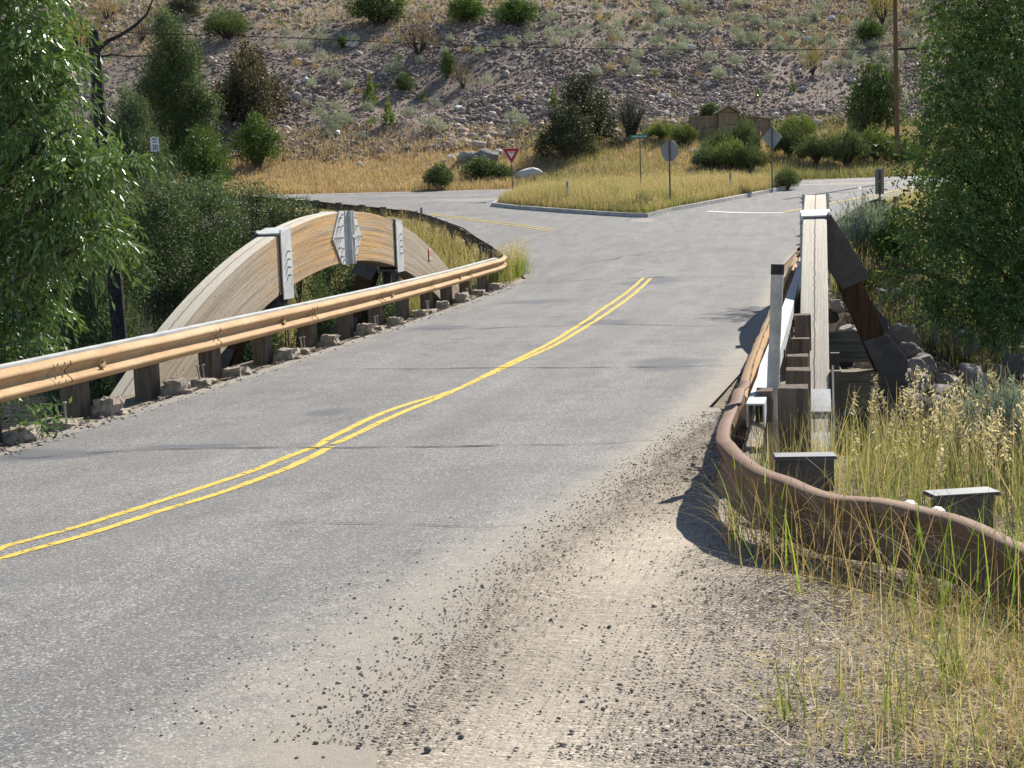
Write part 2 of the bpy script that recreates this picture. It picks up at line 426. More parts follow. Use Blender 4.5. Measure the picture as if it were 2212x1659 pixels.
# ------------------------------------------------------------------ ground, hillside
xs = np.concatenate([np.arange(-110, -30, 2.), np.arange(-30, -12, .5), np.arange(-12, 6, .2), np.arange(6, 30, .6), np.arange(30, 111, 2.)])
ys = np.concatenate([np.arange(-12, 3, .75), np.arange(3, 16, .15), np.arange(16, 60, .4), np.arange(60, 130, .7), np.arange(130, 200, 3.)])
GX, GY = np.meshgrid(xs, ys); gx = GX.ravel(); gy = GY.ravel()
gzz = G(gx, gy)
U_, D_ = toUD(gx, gy); sd = poly_sd(gx, gy, GULLY); de_ = De(U_)
gzz = gzz - (.003 + .032*np.clip((gy > 13.8)*1. + (sd > -.1), 0, 1))
nearm = smooth(16, 13, gy)*(sd < 0)
gzz = gzz + nearm*smooth(-2.1, -.9, gx)*(.010*vnoise(gx, gy, 2.5, 11) + .006*vnoise(gx, gy, 6, 12))
colg = np.zeros((len(gx), 3)); colg[:] = (.36, .31, .24)
def blend(mask, c):
    global colg; mask = np.clip(mask, 0, 1)[:, None]; colg = colg*(1-mask) + np.array(c)*mask
# near shoulder: pale dust lane with darker gravel beside it
lane = np.exp(-((gx + .95 - .03*(gy-5))/.48)**2)*smooth(10.5, 7.5, gy)
blend(nearm*1., (.30, .255, .205))
blend(nearm*lane*(.85+.3*vnoise(gx, gy, 1.3, 14)), (.45, .39, .315))
blend(nearm*smooth(.1, .8, gx)*.8, (.30, .235, .15))
blend(smooth(36, 40, D_)*(sd < .3), (.27, .20, .115))
bank = smooth(0, 1, D_ - de_)
blend(bank, (.34, .23, .12))
foot_ = de_ + 12 + 5*smooth(-5, 18, U_)
tal = smooth(-1, 2, D_-foot_)
blend(tal, (.27, .215, .175))
blend(tal*smooth(.05, .6, vnoise(gx, gy, .09, 21) + (D_-foot_-24)/34)*.6, (.36, .285, .20))
gul = smooth(0.1, 1.5, sd); blend(gul, (.085, .07, .05))
grav = np.where(D_ < 30, 1., .3)*np.where(sd > 0, .4, 1.) * (1 - .75*nearm*lane)
nx, ny = len(xs), len(ys)
ii = (np.arange(ny-1)[:, None]*nx + np.arange(nx-1)[None, :]).ravel()
quads = np.stack([ii, ii+1, ii+nx+1, ii+nx], 1)
cD = D_[quads].mean(1) - de_[quads].mean(1)
for nm, msk in (('ground', cD <= 1.5), ('hillside', cD > 1.5)):
    q = quads[msk]; used, inv = np.unique(q, return_inverse=True); q = inv.reshape(q.shape)
    me = npmesh(nm, np.stack([gx, gy, gzz], 1)[used], q, M['ground'], colg[used], smooth=True)
    fattr(me, 'Grav', grav[used])
    tag(mkobj(nm, me), kind='structure')
w_ = MB(); w_.add([(-110, 6, -3.1), (110, 6, -3.1), (110, 85, -3.1), (-110, 85, -3.1)], [(0, 1, 2, 3)])
tag(w_.build('river_water', M['water']), kind='structure')

# ------------------------------------------------------------------ asphalt
def catmull(P, step):
    P = [np.array(p, float) for p in P]; P = [2*P[0]-P[1]] + P + [2*P[-1]-P[-2]]; out = []
    for i in range(1, len(P)-2):
        n = max(1, int(np.linalg.norm(P[i+1]-P[i])/step))
        for k in range(n):
            t = k/n; out.append(.5*((2*P[i]) + (P[i+1]-P[i-1])*t + (2*P[i-1]-5*P[i]+4*P[i+1]-P[i+2])*t*t + (-P[i-1]+3*P[i]-3*P[i+1]+P[i+2])*t**3))
    out.append(P[-2]); return out
def interp(pts, t): return np.interp(t, [p[0] for p in pts], [p[1] for p in pts])
def nearland(px, py): 
    c = cast(px, py, 0, False); return c
edge_px = [(1430, 950), (1320, 1040), (1200, 1130), (1050, 1240), (900, 1380), (780, 1500), (640, 1650)]
epts = sorted([(nearland(*p)[1], nearland(*p)[0]) for p in edge_px])
XR = [(-12, epts[0][1]-.9), (epts[0][0]-1.5, epts[0][1]-.05)] + epts + [(18.5, -1.02), (25, -1.0), (34, -1.05), (38, -1.1)]
XL = [(-12, -4.5), (0, -6.6), (6, -7.25), (12, -7.42), (17, -7.42), (22, -7.55), (27, -7.68), (31, -7.8), (38, -7.9)]
def crown(x, y):
    return .012 + .02*(1 - ((x+4.3)/3.6)**2)*float(smooth(13, 20, y)) - .008*float(smooth(15, 12, y))*smooth(-3.2, -2., x)
rows = np.concatenate([np.arange(-12, 3, .5), np.arange(3, 14, .1), np.arange(14, 37.3, .25)])
ncol = 70; V = []; C = []
for y in rows:
    xl = interp(XL, y); xr = interp(XR, y) + (.55 if y < 14 else .12)
    f = np.linspace(0, 1, ncol); x = xl + (xr-xl)*f
    z = land(x, y+0*x, False) + crown(x, y) - (.035*smooth(.92, 1., f) if y < 14 else 0)
    V.append(np.stack([x, y+0*x, z], 1))
    xe = interp(XR, y)
    d_r = np.clip((x - (xe - (.6 + .8*smooth(9.5, 5, y))))/(.7 + .95*smooth(9.5, 5, y)), 0, 1.6)**1.3
    d_l = np.clip(((xl + .35) - x)/.45, 0, 1.)*1.1
    cl = interp([(0, -5.6), (8, -5.0), (12, -4.5), (16, -4.1), (39, -4.6)], y)
    wr = np.exp(-((np.abs(x-cl)-.95)/.32)**2) + np.exp(-((np.abs(x-cl)-2.5)/.3)**2)
    wr = wr*(.6+.4*vnoise(x, y+0*x, .35, 33))
    pt = 0*x
    if y > 12.5: d_r = np.minimum(d_r, .78)
    C.append(np.stack([np.maximum(d_r, d_l), np.clip(wr, 0, 1), pt], 1))
V = np.concatenate(V); C = np.concatenate(C)
PATCH = [((85, 985), .9, .35), ((1440, 790), .5, .9), ((700, 895), .25, .3), ((1400, 612), .8, 1.6), ((1150, 655), .9, .8), ((940, 712), .8, .6), ((400, 968), .5, .15), ((1300, 700), .8, .6)]
for (p, rx, ry) in PATCH:
    c = cast(*p, 0, False); dd = np.hypot((V[:, 0]-c[0])/rx, (V[:, 1]-c[1])/ry) + .3*vnoise(V[:, 0], V[:, 1], 2.5, 9)
    C[:, 2] = np.maximum(C[:, 2], smooth(1., .55, dd))
nr = len(rows); ii = (np.arange(nr-1)[:, None]*ncol + np.arange(ncol-1)[None, :]).ravel()
me = npmesh('road', V, np.stack([ii, ii+1, ii+ncol+1, ii+ncol], 1), M['asphalt'], C, smooth=True)
tag(mkobj('road', me), kind='structure')
# junction and highway sheet, in columns across the view direction
DN = [(-70, 84), (-30, 77), (-12, 74), (-8.5, 70.5), (-4.6, 66.9), (-2.9, 61), (-1.7, 56.0), (-.55, 48), (.2, 41.8), (.42, 38.4), (.6, 37.7), (6.6, 36.2), (6.9, 36.9), (8.7, 43), (13, 54.6), (14.7, 58.6), (18.4, 65.7), (22, 70.5), (26, 71.6), (70, 72)]
us = np.concatenate([np.arange(-70, -13, 1.), np.arange(-13, -4, .4), np.arange(-4, 1.2, .1), np.arange(1.2, 6.2, .4), np.arange(6.2, 20, .2), np.arange(20, 71, 1.)])
nrow = 90; V = []; C = []
for u in us:
    d0 = interp(DN, u); d1 = float(De(u)); f = np.linspace(0, 1, nrow)
    D = d0 + (d1-d0)*f; X, Y = toXY(u + 0*D, D)
    z = land(X, Y, False) + .006
    V.append(np.stack([X, Y, z], 1))
    e = np.maximum(np.clip(1-(D-d0)/.7, 0, 1), np.clip(1-(d1-D)/.8, 0, 1)) if u < 0 or u > 7 else np.clip(1-(d1-D)/.8, 0, 1)
    dirt = np.exp(-((D-(73.2-.06*u))/1.1)**2)*smooth(-30, 0, -abs(u+4) )*.0
    wr = smooth(.0, .6, vnoise(X*.5+Y*.2, Y*.25, .6, 41))
    C.append(np.stack([e, wr, 0*e], 1))
V = np.concatenate(V); C = np.concatenate(C)
for path in ([(1150, 585), (1250, 562), (1420, 525), (1500, 495), (1600, 462), (1720, 432), (1850, 405)], [(1300, 560), (1470, 520), (1560, 490), (1650, 462), (1760, 430)], [(1000, 455), (1100, 470), (1230, 490), (1330, 520), (1400, 560)], [(760, 436), (900, 445), (1050, 462), (1200, 478), (1330, 490)]):
    pp = catmull([cast(*q, 0, False)[:2] for q in path], 1.); dd = np.full(len(V), 9.)
    for q in pp: dd = np.minimum(dd, np.hypot(V[:, 0]-q[0], V[:, 1]-q[1]))
    C[:, 1] = np.maximum(C[:, 1]*.6, np.exp(-(dd/.6)**2)*1.2*(.6+.4*vnoise(V[:, 0], V[:, 1], .8, 77)))
for (p, rx, ry) in [((1020, 432), 5, 1.5), ((1850, 397), 4, 1.2), ((1395, 477), 1., 1.5)]:
    c = cast(*p, 0, False); dd = np.hypot((V[:, 0]-c[0])/rx, (V[:, 1]-c[1])/ry) + .4*vnoise(V[:, 0], V[:, 1], 1., 9)
    C[:, 0] = np.maximum(C[:, 0], .8*smooth(1., .3, dd))
nu = len(us); ii = (np.arange(nu-1)[:, None]*nrow + np.arange(nrow-1)[None, :]).ravel()
me = npmesh('junction_road', V, np.stack([ii, ii+nrow, ii+nrow+1, ii+1], 1), M['asphalt'], C, smooth=True)
tag(mkobj('junction_road', me), kind='structure')

def surf(x, y):
    """top of the asphalt"""
    z = float(land(np.array([x]), np.array([y]), False)[0])
    if y < 37: return z + float(crown(x, y))
    return z + .006
def catmull(P, step):
    P = [np.array(p, float) for p in P]; P = [2*P[0]-P[1]] + P + [2*P[-1]-P[-2]]; out = []
    for i in range(1, len(P)-2):
        n = max(1, int(np.linalg.norm(P[i+1]-P[i])/step))
        for k in range(n):
            t = k/n; out.append(.5*((2*P[i]) + (P[i+1]-P[i-1])*t + (2*P[i-1]-5*P[i]+4*P[i+1]-P[i+2])*t*t + (-P[i-1]+3*P[i]-3*P[i+1]+P[i+2])*t**3))
    out.append(P[-2]); return out
def strip(name, pts, width, mat, lift=.004, kind='structure', step=.12, wob=0., label=None, ragged=0., taper=0):
    P = catmull(pts, step); V = []; E = []
    for i, p in enumerate(P):
        d = P[min(i+1, len(P)-1)] - P[max(i-1, 0)]; d = d/np.linalg.norm(d); n_ = np.array([-d[1], d[0]])
        q = p + n_*wob*(mnoise.noise((p[0]*1.3, p[1]*1.3, 3.)) )
        w = width(p) if callable(width) else width
        if taper: w = w*min(1, .15+i/taper, .15+(len(P)-1-i)/taper)
        if ragged: w = w*(1+ragged*mnoise.noise((p[0]*7, p[1]*7, 1.)))
        for s_, e in ((-1, 0), (-.5, .5), (.5, .5), (1, 0)):
            x, y = q + n_*w/2*s_
            V.append((x, y, surf(x, y)+lift)); E.append(e)
    Fc = np.array([[i*4+k, i*4+k+1, (i+1)*4+k+1, (i+1)*4+k] for i in range(len(P)-1) for k in range(3)])
    me = npmesh(name, V, Fc, mat, smooth=True); fattr(me, 'Edge', E)
    o = mkobj(name, me); tag(o, kind=kind); return o
def pl(*pp): return [cast(a, b, .015, False)[:2] for a, b in pp]
# two yellow lines down the middle, jogging where the asphalt has shoved at the cracks
y1 = pl((-30, 1200), (0, 1186), (180, 1134), (350, 1083), (520, 1027), (655, 975), (690, 962), (720, 942), (850, 884), (975, 846))
y2 = pl((1003, 835), (1085, 795), (1200, 737), (1300, 671), (1345, 640), (1390, 602))
y3 = pl((-30, 1222), (0, 1209), (180, 1157), (350, 1105), (520, 1050), (660, 995), (712, 966))
y4 = pl((722, 960), (860, 896), (990, 841), (1105, 790), (1210, 742), (1320, 673), (1365, 640), (1406, 603))
for nm, p in (('centre_line', y1), ('centre_line', y2), ('centre_line', y3), ('centre_line', y4)):
    strip(nm, p, .105, M['yellow'], ragged=.18, wob=.02)
for off in (0, 1):
    pts = pl((930, 462+off*2.2), (1000, 470+off*3), (1070, 479+off*3.6), (1140, 488+off*4), (1200-off*12, 497+off*3))
    strip('centre_line', pts, .12, M['yellow'], lift=.012)
strip('stop_line', pl((1528, 457), (1610, 460), (1692, 460)), .42, M['white'], lift=.012)
strip('edge_line', pl((1692, 459), (1740, 450), (1790, 440), (1870, 425), (1990, 401)), .2, M['yellow'], lift=.012)
strip('highway_line', pl((600, 423.5), (750, 424), (900, 422.5), (1055, 421)), .16, M['white'], lift=.012)
strip('highway_line', pl((1735, 394), (1850, 389), (2010, 383)), .16, M['white'], lift=.012)
# crosswise cracks over the floor beams
def crack(pp, w=.018, wob=.16):
    P = pl(*pp); strip('road_crack', P, lambda p: max(.004, w*(.55+.9*mnoise.noise((p[0]*3, p[1]*3, 8.)))), M['crack'], lift=.008, step=.05, wob=wob, taper=30)
crack([(0, 983), (60, 990), (140, 985), (330, 973), (560, 968), (690, 968), (900, 965), (1100, 962), (1430, 950)], .042, .10)
crack([(530, 1130), (700, 1131), (900, 1133), (1050, 1135), (1200, 1132)], .024, .05)
crack([(590, 804), (800, 800), (1000, 798), (1120, 797), (1330, 796), (1600, 790)], .045, .12)
crack([(860, 712), (1000, 712), (1200, 707), (1330, 703), (1500, 706), (1660, 700)], .045, .12)
crack([(1090, 614), (1250, 607), (1390, 601), (1540, 600), (1690, 597)], .055, .12)
crack([(1340, 556), (1400, 548), (1480, 540)], .06, .1)
crack([(1180, 634), (1300, 630), (1400, 634), (1560, 640), (1660, 628)], .03, .12)
crack([(1190, 572), (1290, 566), (1400, 545)], .05, .2)

# ------------------------------------------------------------------ grass island with kerb
isl = [cast(*p, 0, False)[:2] for p in ((1060, 446), (1110, 452), (1200, 459), (1300, 466), (1366, 470), (1400, 470), (1450, 458), (1500, 449), (1570, 436), (1640, 422), (1700, 410), (1727, 404))]
isl = [np.array(p) for p in isl] + [np.array(toXY(13.8, 74.4)), np.array(toXY(8, 74.6)), np.array(toXY(2, 73.2)), np.array(toXY(-.3, 71.0))]
cen = sum(isl)/len(isl)
def lz(p, rough=False): return float(land(np.array([p[0]]), np.array([p[1]]), rough)[0])
kb = empty('island_kerb', (cen[0], cen[1], lz(cen)), 'low concrete kerb edging the grassy triangular island at the junction', 'kerb')
m_ = MB(); n = len(isl)
ring = []
for i, p in enumerate(isl):
    din = unit(cen - p); ring.append((p, p + din*.04, p + din*.22))
for i in range(n):
    a, b = ring[i], ring[(i+1) % n]; za, zb = lz(a[0]), lz(b[0])
    A = [(*a[0], za-.1), (*a[1], za+.17), (*a[2], za+.18), (*a[2], za-.1)]; B = [(*b[0], zb-.1), (*b[1], zb+.17), (*b[2], zb+.18), (*b[2], zb-.1)]
    m_.add(A+B, [(0, 1, 5, 4), (1, 2, 6, 5), (2, 3, 7, 6)])
m_.V = [(x-cen[0], y-cen[1], z-lz(cen)) for x, y, z in m_.V]
m_.build('kerb_stone', M['concrete'], kb)
ip = [r[2] for r in ring]
# island soil as a fan of rings
m_ = MB(); vs = []; fs = []; nr_ = 8
for k in range(nr_+1):
    for p in ip:
        q = p + (cen-p)*k/nr_; vs.append((q[0], q[1], lz(q)+.13+.12*math.sin(math.pi/2*k/nr_)))
for k in range(nr_):
    for i in range(n): fs.append((k*n+i, k*n+(i+1) % n, (k+1)*n+(i+1) % n, (k+1)*n+i))
me = npmesh('island_soil', vs, fs, M['ground'], np.array([(.22, .16, .08)]*len(vs)), smooth=True); fattr(me, 'Grav', [.2]*len(vs))
tag(mkobj('island_soil', me), kind='structure')
ISL = [tuple(p) for p in ip]

# ------------------------------------------------------------------ timber arch bridge
AY0, AZC, AR, AT, AW = 25.39, -16.336, 18.46, .93, .345
bridge = empty('arch_bridge', (-4.35, 25.4, 0), 'weathered timber arch bridge carrying the two-lane road over the shaded creek', 'bridge')
def ztop(y, r=AR): return AZC + math.sqrt(r*r - (y-AY0)**2)
def arch(x_in, sgn):
    """x_in: road-side face; sgn: direction away from the road (-1 left, +1 right)"""
    xa, xb = x_in, x_in + sgn*AW
    a0 = math.asin((13.6-AY0)/AR); a1 = -a0; N = 120
    V = []; Fq = []; mi = []; uvs = []
    def quad(idx, m, uv): Fq.append(idx); mi.append(m); uvs.append(uv)
    for i in range(N+1):
        a = a0 + (a1-a0)*i/N
        for r in (AR, AR-AT):
            for x in (xa, xb): V.append((x+4.35, AY0 + r*math.sin(a) - 25.4, AZC + r*math.cos(a)))
    L = AR*(a1-a0)
    for i in range(N):
        b = i*4; c = b+4; u0 = i/N; u1 = (i+1)/N
        s0, s1 = u0*L, u1*L
        T0, T1, Bo0, Bo1 = b, c, b+2, c+2
        f = lambda q: q if sgn < 0 else q
        quad((b, c, c+2, b+2), 0, [(u0, 0), (u1, 0), (u1, AT), (u0, AT)])
        quad((b+1, b+3, c+3, c+1), 2, [(u0, 0), (u0, AT), (u1, AT), (u1, 0)])
        quad((b, b+1, c+1, c), 1, [(s0, 0), (s0, AW), (s1, AW), (s1, 0)])
        quad((b+2, c+2, c+3, b+3), 2, [(u0, 0), (u1, 0), (u1, AW), (u0, AW)])
    quad((0, 2, 3, 1), 2, [(0, 0)]*4); e = N*4; quad((e, e+1, e+3, e+2), 2, [(0, 0)]*4)
    me = npmesh('arch_rib', V, Fq, [M['glulamface'], M['glulamtop'], M['glulamface']], fidx=mi)
    uvl = me.uv_layers.new(name='UVMap'); k = 0
    for pi, p in enumerate(me.polygons):
        for li in range(4): uvl.data[k].uv = uvs[pi][li]; k += 1
    o = mkobj('arch_rib', me, bridge)
    md = o.modifiers.new('b', 'BEVEL'); md.width = .012; md.segments = 2; md.limit_method = 'ANGLE'; md.angle_limit = rad(50)
    return o
# the glulam face shader wants u 0..1 for the golden stretch but metres for grain: rescale inside
def rescale_u(name, gold):
    m = mat_glulam(name, gold); t = m.node_tree
    for nd in t.nodes:
        if nd.type == 'MAPPING':
            nd.inputs['Scale'].default_value[0] *= 26.
    return m
M['glulamface'] = rescale_u('laminated_timber_face', True)
def A(x, y, z): return (x+4.35, y-25.4, z)      # bridge-local coordinates
def bolt(mb, x, y, z, dx, r=.022, l=.05, mi=0):
    mb.tube([A(x, y, z), A(x+dx*l, y, z)], r, 6, mi); mb.tube([A(x+dx*l, y, z), A(x+dx*(l+.03), y, z)], r*.5, 5, mi)
for side, xin in ((-1, -8.6), (1, -.275)):
    rib = arch(xin, side); xo = xin + side*AW
    if side > 0: rib['label'] = 'bleached timber rib at the right edge of the road, seen end-on'
    else: rib['label'] = 'golden brown laminated timber rib at the left edge of the road'
    o_ = -side  # direction towards the road
    # saddle straps over the rib
    for (ya, yb) in ((21.78, 22.24), (28.2, 28.66)):
        s = MB(); zt = max(ztop(ya), ztop(yb)) + .03; zb = .735 if ya < 25 else .86
        sl_ = (ztop(yb)-ztop(ya))/(yb-ya); s.box(A((xin+xo)/2, (ya+yb)/2, (ztop(ya)+ztop(yb))/2+.03), (AW+.10, (yb-ya)*1.03, .025), Matrix.Rotation(math.atan(sl_), 3, 'X'))
        s.box(A(xin+o_*.035, (ya+yb)/2, (zt+zb)/2-.015), (.022, yb-ya, zt-zb-.02))
        s.box(A(xo-o_*.035, (ya+yb)/2, (zt+zb)/2-.015), (.022, yb-ya, zt-zb-.02))
        st = s.build('strap', M['steel'], rib)
        s = MB()
        for k in range(4): s = MB(); bolt(s, xin+o_*.046, (ya+yb)/2+.02, zb+.38+.13*k, o_, .018, .04); s.build('bolt', M['steel'], rib)
        # hanger below the rib: pin plates, pin and tie rods
        h = MB(); yc = (ya+yb)/2; zi = ztop(yc, AR-AT)
        for dx in (-.10, .10):
            xm = (xin+xo)/2 + dx
            h.prism([A(xm-.012, yc-.30, zi-.02), A(xm-.012, yc+.30, zi-.02), A(xm-.012, yc+.24, zi-.30), A(xm-.012, yc+.06, zi-.56), A(xm-.012, yc-.06, zi-.56), A(xm-.012, yc-.24, zi-.30)], (.024, 0, 0))
        h.tube([A((xin+xo)/2-.16, yc, zi-.36), A((xin+xo)/2+.16, yc, zi-.36)], .06, 10)
        h.box(A((xin+xo)/2, yc, zi-.03), (AW+.04, .66, .04))
        for dy in (-.06, .06): h.tube([A((xin+xo)/2+o_*.14, yc+dy, zi-.1), A((xin+xo)/2+o_*.14, yc+dy, -.75)], .013, 6)
        h.build('hanger', M['steeldark'], bridge)
    # splice plates and channel at the crown
    for sgn2, xf in ((o_, xin), (-o_, xo)):
        s = MB(); yc = 25.17; poly = [(-.83, -.01), (-.40, .49), (.42, .49), (.82, .03), (.36, -.49), (-.36, -.49)]
        zc = 1.65
        s.prism([A(xf+sgn2*.004, yc+a, zc+b) for a, b in poly], (sgn2*.022, 0, 0))
        s.box(A(xf+sgn2*.034, yc+.0, zc), (.015, .24, .985)); 
        fd = .07 if side < 0 else .012
        s.box(A(xf+sgn2*(.043+fd/2), yc+.0, zc), (fd, .02, .985)); s.box(A(xf+sgn2*(.043+fd/2), yc+.16, zc), (fd, .02, .985))
        s.box(A(xf+sgn2*(.043+fd/2), yc+.08, zc+.02), (fd+.02, .16, .05))
        s.build('splice_plate', M['steel'], rib)
        s = MB()
        for a, b in [(-.72, 0), (-.60, 0), (-.48, 0), (-.36, -.0), (-.52, .2), (-.42, .36), (-.30, .22), (-.30, .42), (-.52, -.18), (-.40, -.34), (-.30, -.2), (-.27, -.40),
                     (.72, .0), (.60, .0), (.48, .0), (.36, .0), (.24, .0), (.52, .2), (.42, .36), (.30, .22), (.27, .42), (.52, -.18), (.42, -.34), (.30, -.2), (.27, -.40)]:
            if side < 0 and sgn2 < 0: continue
            s = MB(); bolt(s, xf+sgn2*.026, yc+a, zc+b, sgn2, .02, .04); s.build('bolt', M['steel'], rib)
    # outriggers with gusset plates
    for yb_ in (21.95, 28.4):
        xe = xo + side*1.05; yy = yb_
        ptop = (xo + side*.02, yy, 1.55); pbot = (xe - side*.10, yy, -.72)
        bm = MB(); bm.bar(A(*ptop), A(*pbot), .36, .30, up=(0, 1, 0)); br = bm.build('brace', M['brace'], bridge)
        gp = MB()
        for dy in (-.17, .17):
            y_ = yy + dy
            gp.prism([A(xo+side*.0, y_, 1.82), A(xo+side*.07, y_, 1.80), A(xo+side*.62, y_, .90), A(xo+side*.60, y_, .86), A(xo+side*.22, y_, .70), A(xo+side*.0, y_, 1.02)], (0, .02*(1 if dy > 0 else -1), 0))
            gp.build('gusset_plate', M['steeldark'], br); gp = MB()
            gp.prism([A(xo+side*.86, y_, .02), A(xo+side*1.16, y_, -.35), A(xo+side*1.16, y_, -.98), A(xo+side*.78, y_, -.98), A(xo+side*.78, y_, -.65), A(xo+side*.52, y_, -.08)], (0, .02*(1 if dy > 0 else -1), 0))
            gp.build('gusset_plate', M['steeldark'], br); gp = MB()
        if side > 0 and yb_ < 25:
            for r_ in range(3):
                for c_ in range(3):
                    bl = MB(); bl.tube([A(xo+side*(.85+.12*c_), yy-.19, -.58-.15*r_), A(xo+side*(.85+.12*c_), yy-.22, -.58-.15*r_)], .024, 6); bl.build('bolt', M['steeldark'], br)
            for q_ in ((.80, -.12), (.86, -.26)): bl = MB(); bl.tube([A(xo+side*q_[0], yy-.19, q_[1]), A(xo+side*q_[0], yy-.22, q_[1])], .024, 6); bl.build('bolt', M['steeldark'], br)
# springing shoes of the right rib
s = MB()
for yc, w in ((16.35, .42), (15.68, .40)):
    a = math.asin((yc-AY0)/AR); z = ztop(yc)
    R_ = Matrix.Rotation(-a, 3, 'X')
    s = MB(); s.box(A(-.1025, yc, z+.015), (AW+.03, w, .025), R_); s.build('springing_plate', M['steel'], bridge)
for x_ in (-.30, .10):
    s = MB(); s.prism([A(x_, 14.2, -2.4), A(x_, 16.6, -1.2), A(x_, 17.2, .05), A(x_, 16.9, .12), A(x_, 14.6, -1.2)], (.022, 0, 0)); s.build('springing_shoe', M['steeldark'], bridge)
for x_, y_ in ((.16, 17.8), (.16, 19.9)): s = MB(); s.box(A(x_, y_, -.7), (.12, .12, 1.3)); s.build('steel_post', M['steeldark'], bridge)
# floor beams, deck slab
for k, yb_ in enumerate((21.95, 28.4, 15.3, 34.9)):
    fb = MB(); w = 5.6 if k < 2 else 4.3
    for j in range(3):
        fb.box(A(-4.35, yb_, -.64-.19*j), (2*w, .36-.01*j, .186), jit=.006)
    fb.build('floor_beam', M['timberx'], bridge)
d = MB(); d.box(A(-4.35, 25.1, -.165), (7.3+.55, 22.6, .26)); d.build('deck', M['timberx'], bridge)
gd = MB()
for x in (-7.4, -6, -4.4, -2.8, -1.3): gd.box(A(x, 25.1, -.42), (.2, 22.4, .24))
gd.build('stringer', M['timberx'], bridge)
ab = MB(); ab.box(A(-4.35, 13.7, -2.3), (8.6, .7, 2.2)); ab.build('abutment', M['concrete'], bridge); ab = MB(); ab.box(A(-4.35, 36.75, -2.3), (8.6, .7, 2.2)); ab.build('abutment', M['concrete'], bridge)
# small tag on the left rib
t = MB(); t.box(A(-8.585, 30.83, 1.13), (.012, .20, .26)); tg = t.build('notice_tag', M['signfade'], bridge)
t = MB()
for a, b, w, h in ((-.03, .06, .05, .02), (-.03, -.02, .05, .02), (.04, .02, .05, .02), (.04, -.05, .05, .02), (-.055, .02, .012, .1), (.065, .02, .012, .12)): t.box(A(-8.577, 30.83+a, 1.13+b), (.004, w, h))
t.build('lettering', M['tagred'], tg)

# ------------------------------------------------------------------ guardrails
PROF_W = [(0., .311), (.015, .311), (.080, .266), (.090, .244), (.082, .226), (.010, .170), (.010, .141), (.082, .085), (.090, .067), (.080, .045), (.015, 0.), (0., 0.)]
PROF_N = [(0., .300), (.010, .311), (.078, .303), (.090, .288), (.084, .262), (.058, .205), (.046, .172), (.046, .140), (.058, .108), (.084, .052), (.088, .022), (.070, 0.), (.0, 0.)]
def wbeam(name, pts, side, mat, parent, zfn, joints=3.81, dent=0., seed=0, step=.12, lean=0., PROF=PROF_W, wav=0.):
    """pts: xy polyline of the back of the rail; side=+1 means the humps face left of travel, -1 right; zfn(x,y) gives the top z"""
    P = catmull(pts, step); V = []; n = len(PROF)
    s = 0.; S = []
    for i, p in enumerate(P):
        if i: s += float(np.linalg.norm(p-P[i-1]))
        S.append(s)
        d = P[min(i+1, len(P)-1)] - P[max(i-1, 0)]; d = d/np.linalg.norm(d); nn = np.array([-d[1], d[0]])*side
        zt = zfn(p[0], p[1]); ph = (s+.4) % joints; lap = .005 if ph < .32 else 0.
        dn = dent*(max(0, mnoise.noise((s*.55, seed, 1.)))**1.2) + dent*.25*mnoise.noise((s*2.2, seed, 5.))
        zt += wav*mnoise.noise((s*1.1, seed, 9.)) + wav*.5*mnoise.noise((s*3.1, seed, 2.))
        for layer in (0, 1):
            for j, (o, z) in enumerate(PROF):
                top = smooth(.12, .30, z)
                oo = o*(1 - .25*dn*top/.05 if dent else 1) + lap - (.004 if layer else 0) - dn*.4
                q = p + nn*(oo + lean*(z-.15))
                V.append((q[0], q[1], zt - .311 + z - dn*.5*top))
    Fq = []
    for i in range(len(P)-1):
        b0 = i*2*n; b1 = b0+2*n
        for j in range(n-1):
            Fq.append((b0+j, b1+j, b1+j+1, b0+j+1)); Fq.append((b0+n+j, b0+n+j+1, b1+n+j+1, b1+n+j))
        Fq.append((b0, b0+n, b1+n, b1)); Fq.append((b0+n-1, b1+n-1, b1+2*n-1, b0+2*n-1))
    me = npmesh(name, V, np.array(Fq), mat, smooth=False)
    o = mkobj(name, me, parent)
    # joint seams: a thin raised lap edge, and bolts
    nxt = 0.
    for i in range(1, len(P)-1):
        ph0 = (S[i-1]+.4) % joints; ph = (S[i]+.4) % joints
        d = P[i+1]-P[i-1]; d = d/np.linalg.norm(d); nn = np.array([-d[1], d[0]])*side; zt = zfn(*P[i])
        if ph < ph0 or (ph0 < .32 <= ph):
            sm = MB()
            for j in range(2, n-3):
                (o1, z1), (o2, z2) = PROF[j], PROF[j+1]
                a = P[i]+nn*(o1+.003); b = P[i]+nn*(o2+.003)
                sm.bar((a[0], a[1], zt-.311+z1), (b[0], b[1], zt-.311+z2), .008, .005, up=(d[0], d[1], 0))
            sm.build('lap_joint', M['raildark'], parent)
        if ph < ph0 and step < .25:
            for k in (.08, .22):
                for zz, oo in ((.255, .09), (.075, .09), (.19, .055), (.12, .055)):
                    q = P[i]+d*k+nn*oo; q2 = q+nn*.010; bt = MB(); bt.tube([(q[0], q[1], zt-.311+zz), (q2[0], q2[1], zt-.311+zz)], .011, 6); bt.build('bolt', mat, parent)
    return P, S
def zl(h): return lambda x, y: float(land(np.array([x]), np.array([y]), False)[0]) + h
